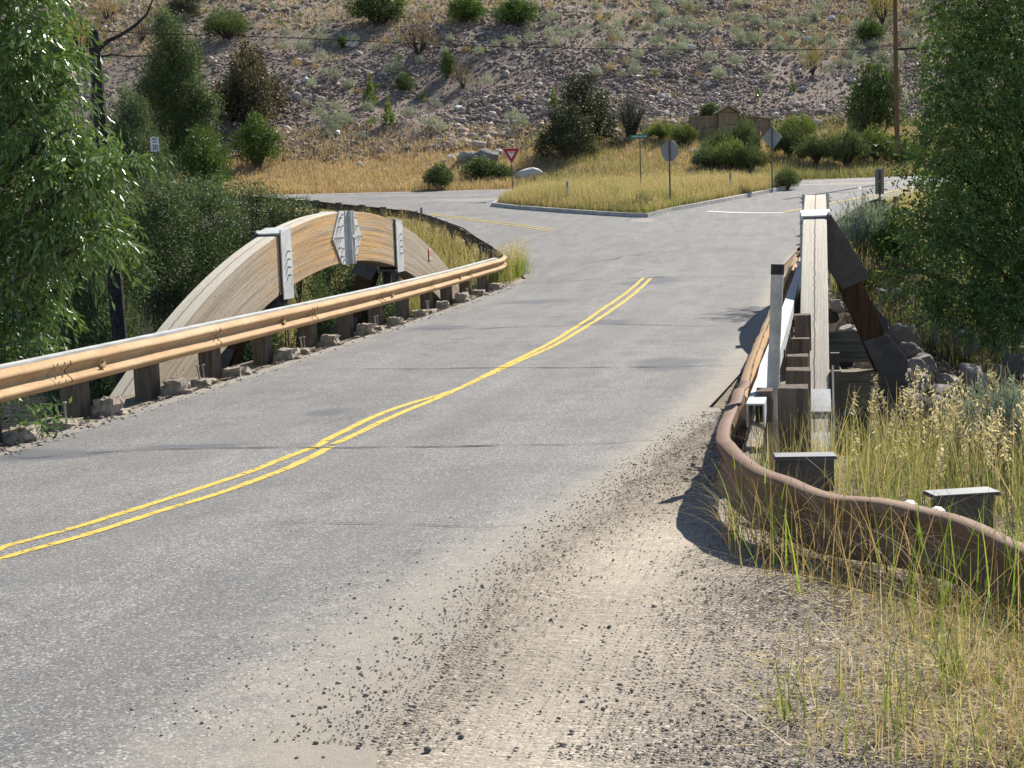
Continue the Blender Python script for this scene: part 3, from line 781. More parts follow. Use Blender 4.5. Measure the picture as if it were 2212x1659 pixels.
def rough_block(mb, c, d, jit):
    nx_, ny_, nz_ = 4, 4, 3; vs = {}; b = len(mb.V)
    pts = []; idx = {}
    for i in range(nx_+1):
        for j in range(ny_+1):
            for k in range(nz_+1):
                if i in (0, nx_) or j in (0, ny_) or k in (0, nz_):
                    idx[(i, j, k)] = len(pts)
                    p = Vector((c[0]+d[0]*(i/nx_-.5), c[1]+d[1]*(j/ny_-.5), c[2]+d[2]*(k/nz_-.5)))
                    p += Vector((random.uniform(-1, 1), random.uniform(-1, 1), random.uniform(-1, 1)*.6))*jit
                    pts.append(p)
    fs = []
    def q(a, b_, c_, d_): fs.append((idx[a], idx[b_], idx[c_], idx[d_]))
    for i in range(nx_):
        for j in range(ny_): q((i, j, 0), (i, j+1, 0), (i+1, j+1, 0), (i+1, j, 0)); q((i, j, nz_), (i+1, j, nz_), (i+1, j+1, nz_), (i, j+1, nz_))
    for i in range(nx_):
        for k in range(nz_): q((i, 0, k), (i+1, 0, k), (i+1, 0, k+1), (i, 0, k+1)); q((i, ny_, k), (i, ny_, k+1), (i+1, ny_, k+1), (i+1, ny_, k))
    for j in range(ny_):
        for k in range(nz_): q((0, j, k), (0, j, k+1), (0, j+1, k+1), (0, j+1, k)); q((nx_, j, k), (nx_, j+1, k), (nx_, j+1, k+1), (nx_, j, k+1))
    mb.add(pts, fs)
# left bridge rail
GL = empty('guardrail', (-7.7, 22, 0), 'tan steel guardrail on timber posts along the left edge of the bridge deck', 'guardrail')
def loc(parent, name, mb, mat, **k):
    L = parent.location; mb.V = [(v[0]-L[0], v[1]-L[1], v[2]-L[2]) for v in mb.V]; return mb.build(name, mat, parent, **k)
def reloc(parent):
    L = parent.location
    for ch in parent.children:
        if ch.get('_w'): continue
lpath = [(-7.25, 5.5), (-7.44, 9), (-7.55, 12), (-7.60, 17), (-7.70, 22), (-7.86, 27), (-8.0, 31), (-8.03, 33.5), (-7.98, 35.2), (-8.12, 36.3)]
# rails are meshed in world coordinates, so their parents sit at the origin of the scene frame
GL.location = (0, 0, 0)
wbeam('rail', lpath, -1, M['railtan'], GL, zl(.73), dent=.05, seed=3)
def ribbon_box(name, pts, w, h, ztop_, mat, parent):
    P = catmull(pts, .5); V = []; Fq = []; th = .012
    for i, p in enumerate(P):
        d = P[min(i+1, len(P)-1)] - P[max(i-1, 0)]; d = d/np.linalg.norm(d); nn = np.array([-d[1], d[0]])
        z = ztop_(p[0], p[1])
        wi = w/2-th
        for a, b in ((-w/2, -h), (-w/2, 0), (w/2, 0), (w/2, -h), (wi, -h), (wi, -th), (-wi, -th), (-wi, -h)): V.append((p[0]+nn[0]*a, p[1]+nn[1]*a, z+b))
    for i in range(len(P)-1):
        for k in range(8): Fq.append((i*8+k, (i+1)*8+k, (i+1)*8+(k+1) % 8, i*8+(k+1) % 8))
    for e_ in (0, (len(P)-1)*8): Fq += [(e_, e_+1, e_+6, e_+7), (e_+1, e_+2, e_+5, e_+6), (e_+2, e_+3, e_+4, e_+5)]
    return mkobj(name, npmesh(name, V, Fq, mat), parent)
ribbon_box('top_channel', [(x-.115, y) for x, y in lpath[:-1]], .13, .15, zl(.745), M['steel'], GL)
gy_ = [6.3, 8.2, 10.1, 12.02, 13.75, 15.45, 17.3, 19.2, 21.2, 23.15, 25.05, 27.0, 29.0, 30.9, 32.7, 34.4]
for i, y in enumerate(gy_):
    x = float(np.interp(y, [p[1] for p in lpath], [p[0] for p in lpath])) - .03
    z0 = float(land(np.array([x]), np.array([y]), False)[0])
    pm = MB(); pm.box((x-.24, y, z0+.12), (.21, .26, 1.1), jit=.006); po = pm.build('post', M['timber'], GL, bevel=.008)
    bm_ = MB(); bm_.box((x-.085, y, z0+.55), (.11, .2, .3), jit=.004); bm_.build('block', M['timber'], po)
    # bleached, splintered kerb-block stubs bolted at the foot of each post
    sb = MB(); k = random.uniform(.8, 1.15)
    hh_ = random.uniform(.12, .21); rough_block(sb, (x+.08, y+.14, z0+hh_/2-.01), (.25*k, random.uniform(.2, .3), hh_), .034)
    if random.random() < .5: rough_block(sb, (x+.2, y+.16, z0+.03), (.14, .2, .06), .02)
    sb.build('timber_block', M['stub'], GL)
    if i % 2 == 1:
        sb = MB(); rough_block(sb, (x+.02, y+.98, z0+.04), (.24, .3, .08), .026)
        for dy in (-.06, .05): sb.tube([(x+.02, y+.98+dy, z0+.05), (x+.0, y+.98+dy*1.5, z0+.25)], .011, 6); sb.tube([(x+.0, y+.98+dy*1.5, z0+.245), (x+.0, y+.98+dy*1.5, z0+.262)], .024, 6)
        sb.build('anchor_block', M['stub'], GL)
    rf = MB()
    if i % 3 == 1: rf.prism([(x+.115, y+.05, z0+.60), (x+.115, y-.06, z0+.565), (x+.115, y+.05, z0+.53)], (.004, 0, 0)); rf.box((x+.09, y+.055, z0+.565), (.05, .008, .07)); rf.build('reflector', M['railtan'], GL)

# side-road rail continuing round the corner
GS = empty('guardrail', (0, 0, 0), 'rusty guardrail curving behind the left arch along the side road, coloured dark for its shaded back', 'guardrail')
spath = [(-8.16, 36.5), (-8.5, 37.6), (-9.3, 39.9), (-10.5, 43), (-11.9, 46.4), (-13.5, 49.9), (-15.1, 53.0), (-17.2, 55.7), (-20.2, 58.9), (-23.8, 62.7), (-29, 67.4), (-36, 73)]
wbeam('rail', spath, -1, M['raildark'], GS, zl(.70), dent=.05, seed=9, step=.3)  # same rail as the tan one; shade on its back put into the colour
SP = catmull(spath, 1.9)
for i, p in enumerate(SP[1:-1:1]):
    d = unit(SP[i+2]-SP[i]); x, y = p - np.array([d[1], -d[0]])*.22
    if i and np.hypot(x-lastp[0], y-lastp[1]) < 1.3: continue
    lastp = (x, y)
    z0 = float(land(np.array([x]), np.array([y]), False)[0]); pm = MB()
    pm.box((x, y, z0+.2), (.2, .2, 1.15), Matrix.Rotation(math.atan2(d[1], d[0]), 3, 'Z'), jit=.005); pm.box((x-d[1]*-.0, y, z0+.775), (.42, .12, .012), Matrix.Rotation(math.atan2(d[1], d[0])-.9, 3, 'Z'))
    pm.build('post', M['timber'], GS)

# right rail: along the bridge, then the bent nose
GR = empty('guardrail', (0, 0, 0), 'bent brown steel guardrail curling round the right bridge approach in dry grass', 'guardrail')
def RP(px, py, z): p = atz(px, py, z); return (p[0], p[1], p[2])
rp = [RP(2560, 1262, .60), RP(2400, 1222, .60), RP(2212, 1165, .60), RP(2100, 1124, .60), RP(2000, 1096, .60), RP(1900, 1076, .60), RP(1820, 1060, .60), RP(1740, 1040, .61), RP(1680, 1019, .62), RP(1630, 997, .63), RP(1597, 972, .64), RP(1577, 938, .65),
      RP(1581, 912, .66), RP(1590, 888, .68), RP(1605, 852, .70), RP(1620, 822, .71), (-.565, 12.2, .72), (-.57, 14, .73), (-.575, 18, .73), (-.575, 24, .73), (-.58, 30, .73), (-.6, 36, .76)]
zi = lambda x, y: float(rp_z(x, y))
_rx = np.array([p[0] for p in rp]); _ry = np.array([p[1] for p in rp]); _rz = np.array([p[2] for p in rp])
def rp_z(x, y):
    k = np.argsort(np.hypot(_rx-x, _ry-y))[:2]; w = 1/(np.hypot(_rx[k]-x, _ry[k]-y)+1e-4); return (w*_rz[k]).sum()/w.sum()
wbeam('rail', [p[:2] for p in rp[:16]], +1, M['railbrown'], GR, zi, dent=.09, seed=14, step=.06, joints=1.9, PROF=PROF_N, wav=.035)
wbeam('rail', [p[:2] for p in rp[15:]], +1, M['railtan'], GR, zi, dent=.04, seed=17, step=.15)
ribbon_box('top_channel', [(-.44, 9.45), (-.42, 14), (-.42, 20), (-.42, 28), (-.43, 35)], .12, .16, lambda x, y: .76 if y > 11 else .72, M['steel'], GR)
for i, y in enumerate((9.9, 11.7, 13.6, 15.5, 17.4, 19.3, 21.2, 23.1, 25, 26.9, 28.8, 30.7, 32.6, 34.5)):
    z0 = float(land(np.array([-.3]), np.array([y]), False)[0]); ht = random.uniform(-.12, .02) if y < 18 else -.02
    pm = MB(); pm.box((-.235 if y > 12 else -.20, y, z0+.1+ht/2), (.20, .21, 1.14+ht), jit=.006); po = pm.build('post', M['timber'], GR, bevel=.008)
    bm_ = MB(); bm_.box((-.40, y, z0+.50), (.11, .19, .22), jit=.004); bm_.build('block', M['timber'], po)
for (px, py, rz_, zz) in ((1738, 986, .1, .55), (2078, 1066, .35, .52)):
    p = atz(px, py, zz); pm = MB(); R_ = Matrix.Rotation(rz_, 3, 'Z')
    pm.box((p[0], p[1]+.08, zz-.45), (.26, .16, .86), R_, jit=.004); po = pm.build('post', M['timber'], GR, bevel=.006)
    pm = MB(); pm.box((p[0], p[1]+.02, zz-.004), (.36, .15, .012), R_); pm.box((p[0], p[1]-.06, zz-.1), (.34, .012, .19), R_); pm.build('bracket', M['steeldark'], po)
    pm = MB(); pm.box((p[0], p[1]+.02, zz+.006), (.35, .14, .006), R_); pm.build('bracket_top', M['signback'], po)
bt = MB()
for (px, py) in ((1962, 1084), (2022, 1098)):
    p = atz(px, py, .585); bt.tube([(p[0]-.0, p[1]-.06, .565), (p[0]-.01, p[1]-.10, .585)], [.045, .02], 10)
bt.build('bolt_head', M['steel'], GR)
# far end of the right rail beyond the bridge
GF = empty('guardrail', (0, 0, 0), 'short rusty guardrail end showing above grass on the far right road edge', 'guardrail')
fpath = [(-.55, 37.4), (-.1, 42), (.7, 48), (1.3, 52), (1.75, 54.6), (2.35, 56.6)]
wbeam('rail', fpath, +1, M['raildark'], GF, zl(.72), dent=.04, seed=5, step=.3)
for x, y in ((-.2, 40), (.45, 44), (.8, 47), (1.15, 49.5), (1.6, 52), (2.0, 54.4), (2.55, 56.2)):
    z0 = float(land(np.array([x]), np.array([y]), False)[0]); pm = MB(); pm.box((x+.2, y, z0+.25), (.2, .2, 1.0), jit=.005); pm.build('post', M['timber'], GF)

# ------------------------------------------------------------------ delineators, signs
def round_post(name, base, top, r, label, cat, group=None, band=True, mat='wplastic', flare=False):
    b = Vector(base); tp = Vector(top); e = empty(name, base, label, cat, group); m_ = MB(); d = tp-b
    ks = [0, .12, .3, .58, .6, .9, 1.] if flare else [0, .5, 1.]
    rs = [r*1.55, r*1.35, r*1.05, r*1.0, r*.93, r, r] if flare else [r, r, r]
    m_.tube([d*k for k in ks], rs, 14); m_.build('post', M[mat], e, smooth=False)
    if band:
        m2 = MB(); m2.tube([d*.955, d*1.003], [r*1.07]*2, 14); m2.build('cap', M['black'], e)
    return e
dtop = atD(1680, 572, 9.95*cy_+.3*sy_); dt = atz(1680, 572, 1.60)
db = (dt[0]-.075, dt[1]-.02, float(land(np.array([dt[0]]), np.array([dt[1]]), False)[0])-.05)
round_post('marker_post', db, dt, .044, 'tall grey-white plastic marker post with black cap behind the bent guardrail', 'marker post', flare=True)
def flat_marker(px, py_top, D, h, label):
    tp = atD(px, py_top, D); base = (tp[0], tp[1], tp[2]-h)
    e = empty('marker_post', base, label, 'marker post', None); m_ = MB(); m_.box((0, 0, h/2), (.10, .03, h)); m_.build('post', M['wplastic'], e, bevel=.008)
    m_ = MB(); m_.box((0, -.018, h-.16), (.075, .006, .2)); m_.build('reflector', M['signback'], e)
flat_marker(1225, 391, 64, 1.25, 'white marker post in the island grass just right of the yield sign')
flat_marker(1577, 372, 68, 1.15, 'white marker post in the island grass left of the diamond sign')
flat_marker(910, 448, 55, 1.1, 'small grey marker post on the side road edge behind the left arch')

def sign(name, px, py_c, D, panel, label, post_h, cat='sign', yaw=0., backpost=True, postmat='post', lean=0., post_w=.05, plate_th=.006):
    """panel(e, zc) builds the plate at height zc on the local -Y face"""
    c = atD(px, py_c, D); gz0 = c[2]-post_h
    e = empty(name, (c[0], c[1], gz0), label, cat, None, yaw)
    m_ = MB(); top = panel(e, post_h)
    m_.box((lean*.5, .03 if backpost else -.03, (post_h+top)/2-.15), (post_w, post_w*.7, post_h+top+.3)); m_.build('post', M[postmat], e)
    return e
def text(e, s, size, loc, mat, sx=1., rot=(math.pi/2, 0, 0)):
    cu = bpy.data.curves.new('lettering', 'FONT'); cu.body = s; cu.size = size; cu.align_x = 'CENTER'; cu.align_y = 'CENTER'; cu.extrude = .001; cu.offset = size*.018
    tmp = bpy.data.objects.new('tmp', cu); me = bpy.data.meshes.new_from_object(tmp); bpy.data.objects.remove(tmp); me.materials.clear(); me.materials.append(M[mat]); o = bpy.data.objects.new('lettering', me); o.location = loc; o.rotation_euler = rot; o.scale = (sx, 1, 1); link(o, e); return o
def plate(e, poly, y, th, mat, name='panel', parent=None):
    m_ = MB(); m_.prism([(a, y, b) for a, b in poly], (0, th, 0)); return m_.build(name, M[mat], parent or e)
def yield_panel(e, zc):
    S_ = .94; h = S_*.866
    def tri(k, dz=0):
        pts = []
        for (a, b) in ((-.5, .333), (.5, .333), (0, -.667)):
            pts.append((a*S_*k, zc + b*h*k + dz))
        out = []
        n = 3
        for i in range(3):   # rounded corners
            p = Vector(pts[i]); q = Vector(pts[i-1]); r = Vector(pts[(i+1) % 3]); c = .06*k*S_
            a_ = p+(q-p).normalized()*c; b_ = p+(r-p).normalized()*c
            for t in (0, .33, .67, 1): out.append(tuple((1-t)**2*a_ + 2*t*(1-t)*p + t*t*b_))
        return out
    plate(e, tri(1.), -.012, .006, 'signwhite'); plate(e, tri(.93), -.016, .003, 'signred', 'border'); plate(e, tri(.46), -.020, .003, 'signwhite', 'centre')
    text(e, 'YIELD', .125, (0, -.0225, zc+.065), 'signred'); return h*.35
YS = sign('yield_sign', 1104.5, 332, 72, yield_panel, 'red and white triangular yield sign on a thin post at the island edge', 2.35, yaw=YAW+.03, post_w=.06)
def stop_back(e, zc):
    R_ = .762/2/math.cos(math.pi/8)*1.14; poly = [(R_*math.cos(math.pi/8+k*math.pi/4), zc+R_*math.sin(math.pi/8+k*math.pi/4)) for k in range(8)]
    plate(e, poly, -.012, .006, 'signback'); return R_*.95
sign('stop_sign', 1446.5, 326, 62, stop_back, 'grey back of an octagonal stop sign standing in the island grass', 2.15, yaw=YAW-.78+math.pi, post_w=.06)
def diamond(e, zc):
    r_ = .57; plate(e, [(-r_, zc), (0, zc-r_), (r_, zc), (0, zc+r_)], -.012, .006, 'signback'); return r_*.98
sign('warning_sign', 1667.5, 298, 70, diamond, 'grey back of a diamond warning sign right of the stop sign', 2.75, yaw=YAW-.74+math.pi, post_w=.06)
def street(e, zc):
    plate(e, [(-.49, zc-.095), (.42, zc-.095), (.42, zc+.095), (-.49, zc+.095)], -.006, .012, 'signgreen')
    text(e, 'UPPER RIVER RD', .105, (-.03, -.009, zc), 'signwhite', .92); return .12
sign('street_sign', 1382, 295, 68, street, 'small green street name sign on a slim post above the island', 2.45, yaw=YAW, post_w=.05)
def edgeyield(e, zc):
    plate(e, [(-.28, zc+.3), (.28, zc+.3), (.0, zc-.26)], -.012, .006, 'rustpost'); plate(e, [(-.11, zc+.18), (.11, zc+.18), (.0, zc-.05)], -.016, .003, 'signfade', 'centre'); return .2
sign('yield_sign', 1642.5, 292, 84, edgeyield, 'faded narrow yield sign seen edge-on just left of the diamond sign', 3.2, yaw=YAW+1.15, post_w=.06)
def speed(e, zc):
    plate(e, [(-.29, zc-.41), (.29, zc-.41), (.29, zc+.41), (-.29, zc+.41)], -.012, .006, 'signwhite')
    text(e, 'SPEED', .135, (0, -.014, zc+.29), 'black', .95); text(e, 'LIMIT', .135, (0, -.014, zc+.13), 'black', .95); text(e, '30', .40, (0, -.014, zc-.17), 'black', .95); return .4
sign('speed_limit_sign', 334, 312, 82, speed, 'white speed limit 30 sign half buried in the green bushes at left', 3.3, yaw=YAW+.85, post_w=.06)
def objm(e, zc):
    w, h = .155, .44; pts = [(-w, zc-h), (w, zc-h), (w, zc+h-.05), (w-.05, zc+h), (-w+.05, zc+h), (-w, zc+h-.05)]
    plate(e, pts, .0, .006, 'signback'); return -.0
c = atD(1900, 392, 50); e = empty('object_marker', (c[0], c[1], c[2]-1.45), 'narrow upright grey sign back on a brown post at the far right rail end', 'sign', None, YAW)
objm(e, 1.45); m_ = MB(); m_.box((0, -.03, .85), (.055, .04, 1.95)); m_.build('post', M['rustpost'], e)

# utility pole and its wire
pt = atD(1932.5, -60, 75); pb = atD(1938, 303, 75)
P0 = Vector(pb); e = empty('utility_pole', pb, 'tall brown wooden utility pole rising behind the right roadside trees', 'utility pole')
m_ = MB(); d = Vector(pt)-P0; m_.tube([-d.normalized()*.8, d*.33, d*.66, d], [.13, .12, .11, .10], 12); m_.build('shaft', M['pole'], e)
m_ = MB(); a_ = Vector(atD(1937, 107, 75))-P0; m_.box(a_+Vector((.12, -.1, 0)), (.16, .1, .1)); m_.tube([a_+Vector((.2, -.1, 0)), a_+Vector((1.2, -.05, .02))], .06, 8); m_.build('insulator', M['black'], e)
wp = [(-40, 48, 46), (60, 60, 50), (205, 66, 53), (330, 73, 55.5), (500, 77, 59), (700, 85, 62), (850, 92, 64.5), (1000, 98, 66.5), (1150, 102.5, 68.5), (1300, 105, 70.2), (1500, 106.5, 72), (1700, 107, 73.5), (1935, 106, 75)]
pts = [atD(*p) for p in wp]; m_ = MB(); m_.tube(pts, .016, 5)
tag(m_.build('power_line', M['wire']), 'thin black wire strung across the hillside to the wooden pole', 'power line')
m_ = MB(); m_.tube([atD(1985, 106, 75), atD(2100, 100, 73), atD(2260, 96, 70)], .014, 5)
tag(m_.build('power_line', M['wire']), 'short length of wire right of the pole running into the big tree', 'power line')

# stone entry wall with a little gabled pier, and the pier half hidden by the tree
c0 = cast(1590, 297, 0); Dm = 93.
mo = empty('stone_wall', (*toXY((1590-1106)/F*Dm, Dm), 0), 'low brown stone wall with a small gabled pier at the foot of the scree', 'wall', None, YAW)
zc = atD(1583, 300, Dm)[2]; mo.location[2] = zc; k = PXM(Dm)
def W(px, py): return ((px-1590)*k, (300-py)*k + (px-1590)*k*math.tan(ROLL)*-1*0)
m_ = MB()
def course_wall(mb, x0, x1, za, zb, y0, th):
    nc = 4; n_ = max(3, int((x1-x0)/.45))
    for r_ in range(nc):
        xx = x0
        while xx < x1-.05:
            w_ = min(random.uniform(.35, .7), x1-xx); f = (xx+w_/2-x0)/(x1-x0); top = za+(zb-za)*f; bot = -1.3
            h_ = (top-bot)/nc
            mb.box((xx+w_/2, y0+random.uniform(-.02, .02), bot+h_*(r_+.5)), (w_-.02, th+random.uniform(-.03, .03), h_-.02), jit=.012); xx += w_
course_wall(m_, W(1503, 0)[0], W(1562, 0)[0], W(0, 254)[1], W(0, 253)[1], 0, .5)
course_wall(m_, W(1602, 0)[0], W(1678, 0)[0], W(0, 252)[1]+.05, W(0, 264)[1], .25, .5)
m_.build('wall', M['stone'], mo)
m_ = MB(); a0_, a1_ = W(1504, 0)[0], W(1560, 0)[0]; m_.box(((a0_+a1_)/2, 0, W(0, 252.5)[1]+.02), (a1_-a0_+.1, .6, .1), jit=.01)
m_.bar((W(1602, 0)[0], .25, W(0, 250)[1]), (W(1682, 0)[0], .25, W(0, 262)[1]), .6, .1, up=(0, 0, 1)); m_.build('coping', M['stone'], mo)
m_ = MB(); course_wall(m_, W(1562, 0)[0], W(1602, 0)[0], W(0, 246)[1], W(0, 246)[1], -.1, 1.1)
xl_, xr_, zt_, za_ = W(1560, 0)[0], W(1604, 0)[0], W(0, 233)[1], W(0, 245)[1]
m_.prism([(xl_+.1, -.6, za_-.02), (xr_-.1, -.6, za_-.02), ((xl_+xr_)/2, -.6, zt_-.04)], (0, 1.0, 0)); m_.build('pier', M['stone'], mo)
m_ = MB()
m_.prism([(xl_-.12, -.78, za_-.1), ((xl_+xr_)/2, -.78, zt_+.0), ((xl_+xr_)/2, -.78, zt_+.11), (xl_-.16, -.78, za_+.0)], (0, 1.35, 0))
m_.prism([(xr_+.12, -.78, za_-.1), (xr_+.16, -.78, za_+.0), ((xl_+xr_)/2+.003, -.78, zt_+.11), ((xl_+xr_)/2+.003, -.78, zt_+.0)], (0, 1.35, 0)); m_.build('roof', M['stone'], mo)
c = cast(1852, 305, 0); e = empty('stone_pier', c[:3], 'brown stone pier half hidden under the dark tree by the utility pole', 'pier', None, YAW)
kk = PXM(c[3]); m_ = MB(); nn_ = 6
for r_ in range(nn_): m_.box((0, 0, (r_+.5)*.27-.2), (34*kk+random.uniform(-.05, .05), .9, .25), jit=.02)
m_.build('shaft', M['stone'], e); m_ = MB(); m_.prism([(-20*kk, -.55, nn_*.27-.2), (20*kk, -.55, nn_*.27-.2), (4*kk, -.55, nn_*.27+.25)], (0, 1.1, 0)); m_.build('cap', M['stone'], e)

# ------------------------------------------------------------------ plants
def leaf_arrays(pos, d, L, Wd, fold=.15):
    n = len(pos); d = unit(d); r = RG.normal(size=(n, 3)); side = unit(np.cross(d, r)); nrm = np.cross(d, side)
    L = np.broadcast_to(np.asarray(L, float), (n,))[:, None]; Wd = np.broadcast_to(np.asarray(Wd, float), (n,))[:, None]
    v = np.stack([pos, pos + d*L*.45 + side*Wd*.5 + nrm*Wd*fold, pos + d*L, pos + d*L*.45 - side*Wd*.5 + nrm*Wd*fold], 1)
    return v.reshape(-1, 3)
def quads_for(n): return np.arange(n*4, dtype=np.int32).reshape(n, 4)
def lobes(n, cs, rs, shell=.55):
    """random points inside ellipsoids, denser toward the skin"""
    cs = np.array(cs, float); rs = np.array(rs, float); w = (rs[:, 0]*rs[:, 1]*rs[:, 2])**.7; k = RG.choice(len(cs), n, p=w/w.sum())
    u = unit(RG.normal(size=(n, 3))); r = (shell + (1-shell)*RG.random(n))[:, None]*np.ones((1, 3))
    return cs[k] + u*rs[k]*r, u
def clumped(n, cs, rs, clump, per, shell=.55):
    m = max(1, n//per); c, u = lobes(m, cs, rs, shell)
    p = np.repeat(c, per, 0) + RG.normal(size=(m*per, 3))*clump*(.5+RG.random((m, 1)).repeat(per, 0))
    return p, np.repeat(u, per, 0), np.repeat(RG.random(m), per)
def colmix(c0, c1, t, var=.12):
    t = np.asarray(t)[:, None]; c = np.array(c0)*(1-t) + np.array(c1)*t
    return np.clip(c*(1+RG.normal(size=(len(t), 1))*var), 0, 1)
PROTO = {}
def bush_proto(name, n, leafL, leafW, c0, c1, cs, rs, clump, per, up=.3, mat='leaffar', stems=8, stemcol='bark', shell=.5, droop=0.):
    p, u, t = clumped(n, cs, rs, clump, per, shell)
    d = u*.6 + RG.normal(size=p.shape)*.7 + np.array([0, 0, up-droop])
    keep = p[:, 2] > .01; p, d, t = p[keep], d[keep], t[keep]; n = len(p)
    V = leaf_arrays(p, d, leafL*(.7+.6*RG.random(n)), leafW*(.7+.6*RG.random(n)))
    me = npmesh(name, V, quads_for(n), M[mat], colmix(c0, c1, t).repeat(4, 0))
    sm = MB(); cs_ = np.array(cs)
    for k in range(stems):
        c = cs_[k % len(cs_)]; r = np.array(rs)[k % len(rs)]; a = random.uniform(0, 6.28)
        b = np.array([random.uniform(-.07, .07), random.uniform(-.07, .07), -.05]); tip = c + r*np.array([math.cos(a)*.6, math.sin(a)*.6, random.uniform(0, .7)])
        mid = (b+tip)/2 + np.array([random.uniform(-.06, .06), random.uniform(-.06, .06), .04])
        sm.tube([b, mid, tip], [.02, .013, .004], 4, cap=False)
    ms = npmesh(name+'_stems', sm.V, sm.F, M[stemcol]) if stems else None
    PROTO[name] = (me, ms); return me
def plant(name, proto, loc, w, h, label, cat, group=None, parts=True, rz=None, wy=None):
    me, ms = PROTO[proto]; rz = random.uniform(0, 6.28) if rz is None else rz
    if parts and ms:
        e = empty(name, loc, label, cat, group, rz); e.scale = (w, wy or w, h)
        o = bpy.data.objects.new('foliage', me); link(o, e); o = bpy.data.objects.new('stems', ms); link(o, e); return e
    o = mkobj(name, me, None, loc, rz, (w, wy or w, h)); return tag(o, label, cat, group)
S3 = [(0, 0, .5), (.22, .1, .45), (-.24, .05, .42), (.05, -.24, .38), (-.05, .25, .45), (.0, .0, .75)]
R3 = [(.34, .34, .38), (.24, .24, .32), (.25, .25, .30), (.24, .24, .30), (.25, .25, .32), (.2, .2, .24)]
S4 = [(0, 0, .5), (.3, .1, .35), (-.32, .05, .38), (.1, -.3, .28), (-.1, .3, .35), (.12, .0, .8), (-.14, .1, .72), (.34, -.1, .6), (-.38, -.1, .2), (.4, .15, .15)]
R4 = [(.26, .26, .34), (.16, .2, .22), (.18, .2, .22), (.2, .18, .2), (.2, .2, .24), (.13, .13, .16), (.14, .14, .2), (.12, .12, .14), (.15, .15, .16), (.13, .14, .13)]
def upr(n, name, c0, c1, mat='leafdull', L=.16, Wd=.03, tip=None, r=.42, stems=10):
    """upright spray bush: sage, rabbitbrush, grass-like"""
    a = RG.random(n)*6.28; q = np.sqrt(RG.random(n)); base = np.stack([np.cos(a)*q*.25, np.sin(a)*q*.25, 0*a], 1)
    ph = RG.random(3)*6.28; ir = 1 + .22*np.sin(2*a+ph[0]) + .16*np.sin(5*a+ph[1]); ih = 1 + .16*np.sin(3*a+ph[2]) + .12*np.sin(7*a+ph[0])
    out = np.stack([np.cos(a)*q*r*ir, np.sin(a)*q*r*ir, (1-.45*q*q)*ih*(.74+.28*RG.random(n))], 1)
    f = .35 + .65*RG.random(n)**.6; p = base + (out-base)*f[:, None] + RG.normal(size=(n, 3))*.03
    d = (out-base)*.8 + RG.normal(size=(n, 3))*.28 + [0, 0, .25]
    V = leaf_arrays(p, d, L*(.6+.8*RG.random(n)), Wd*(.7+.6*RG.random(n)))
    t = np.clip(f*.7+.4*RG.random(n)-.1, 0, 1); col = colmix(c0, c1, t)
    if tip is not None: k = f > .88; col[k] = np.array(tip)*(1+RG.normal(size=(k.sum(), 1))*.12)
    me = npmesh(name, V, quads_for(n), M[mat], np.clip(col, 0, 1).repeat(4, 0)); sm = MB()
    for k in range(stems):
        aa = random.uniform(0, 6.28); rr = random.uniform(.1, .3); sm.tube([(0, 0, -.03), (math.cos(aa)*rr*.6, math.sin(aa)*rr*.6, .3), (math.cos(aa)*rr, math.sin(aa)*rr, .75)], [.02, .012, .004], 4, cap=False)
    PROTO[name] = (me, npmesh(name+'_stems', sm.V, sm.F, M['barkgrey']))
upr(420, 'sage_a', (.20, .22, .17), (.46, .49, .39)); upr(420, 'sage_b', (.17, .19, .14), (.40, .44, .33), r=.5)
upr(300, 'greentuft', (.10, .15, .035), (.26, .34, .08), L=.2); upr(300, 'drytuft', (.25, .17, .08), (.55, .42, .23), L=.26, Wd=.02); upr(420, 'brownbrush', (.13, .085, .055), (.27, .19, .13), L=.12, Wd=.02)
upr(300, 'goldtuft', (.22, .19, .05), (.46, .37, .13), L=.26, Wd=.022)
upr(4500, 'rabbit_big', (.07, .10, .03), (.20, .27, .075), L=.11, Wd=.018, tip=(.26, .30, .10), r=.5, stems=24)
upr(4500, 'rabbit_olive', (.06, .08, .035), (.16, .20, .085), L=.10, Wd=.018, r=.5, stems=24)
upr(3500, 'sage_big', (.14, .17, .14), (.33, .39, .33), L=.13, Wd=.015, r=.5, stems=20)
bush_proto('bush_green', 7000, .05, .02, (.05, .08, .025), (.16, .22, .07), S3, R3, .035, 8, stems=14)
bush_proto('bush_bright', 6000, .06, .02, (.06, .11, .025), (.18, .27, .06), S3, R3, .035, 8, stems=14)
bush_proto('bush_dark', 9000, .036, .020, (.04, .05, .026), (.13, .145, .075), S4, R4, .035, 7, stems=18, shell=.3)
bush_proto('bush_brown', 9000, .036, .018, (.065, .058, .034), (.20, .17, .10), S4, R4, .035, 7, stems=26, shell=.3)
bush_proto('bush_grey', 3500, .035, .014, (.08, .08, .075), (.19, .18, .16), S3, R3, .05, 6, mat='leafdull', stems=60, stemcol='barkgrey', shell=.3)
S5 = [(0, 0, .55), (.25, .1, .40), (-.26, .02, .38), (.05, -.26, .34), (-.05, .26, .40), (.1, .05, .8), (-.12, -.08, .70), (.3, -.2, .2), (-.3, -.15, .18)]
R5 = [(.30, .30, .32), (.22, .22, .26), (.22, .22, .26), (.22, .22, .26), (.22, .22, .26), (.16, .16, .20), (.17, .17, .2), (.18, .18, .18), (.18, .18, .17)]
def willow(name, n, c0, c1): bush_proto(name, n, .033, .0095, c0, c1, S5, R5, .028, 12, stems=22, shell=.45, droop=.1)
willow('willow_a', 26000, (.06, .09, .035), (.18, .25, .10)); willow('willow_b', 26000, (.055, .08, .035), (.16, .22, .10))
PROTO['mullein'] = None
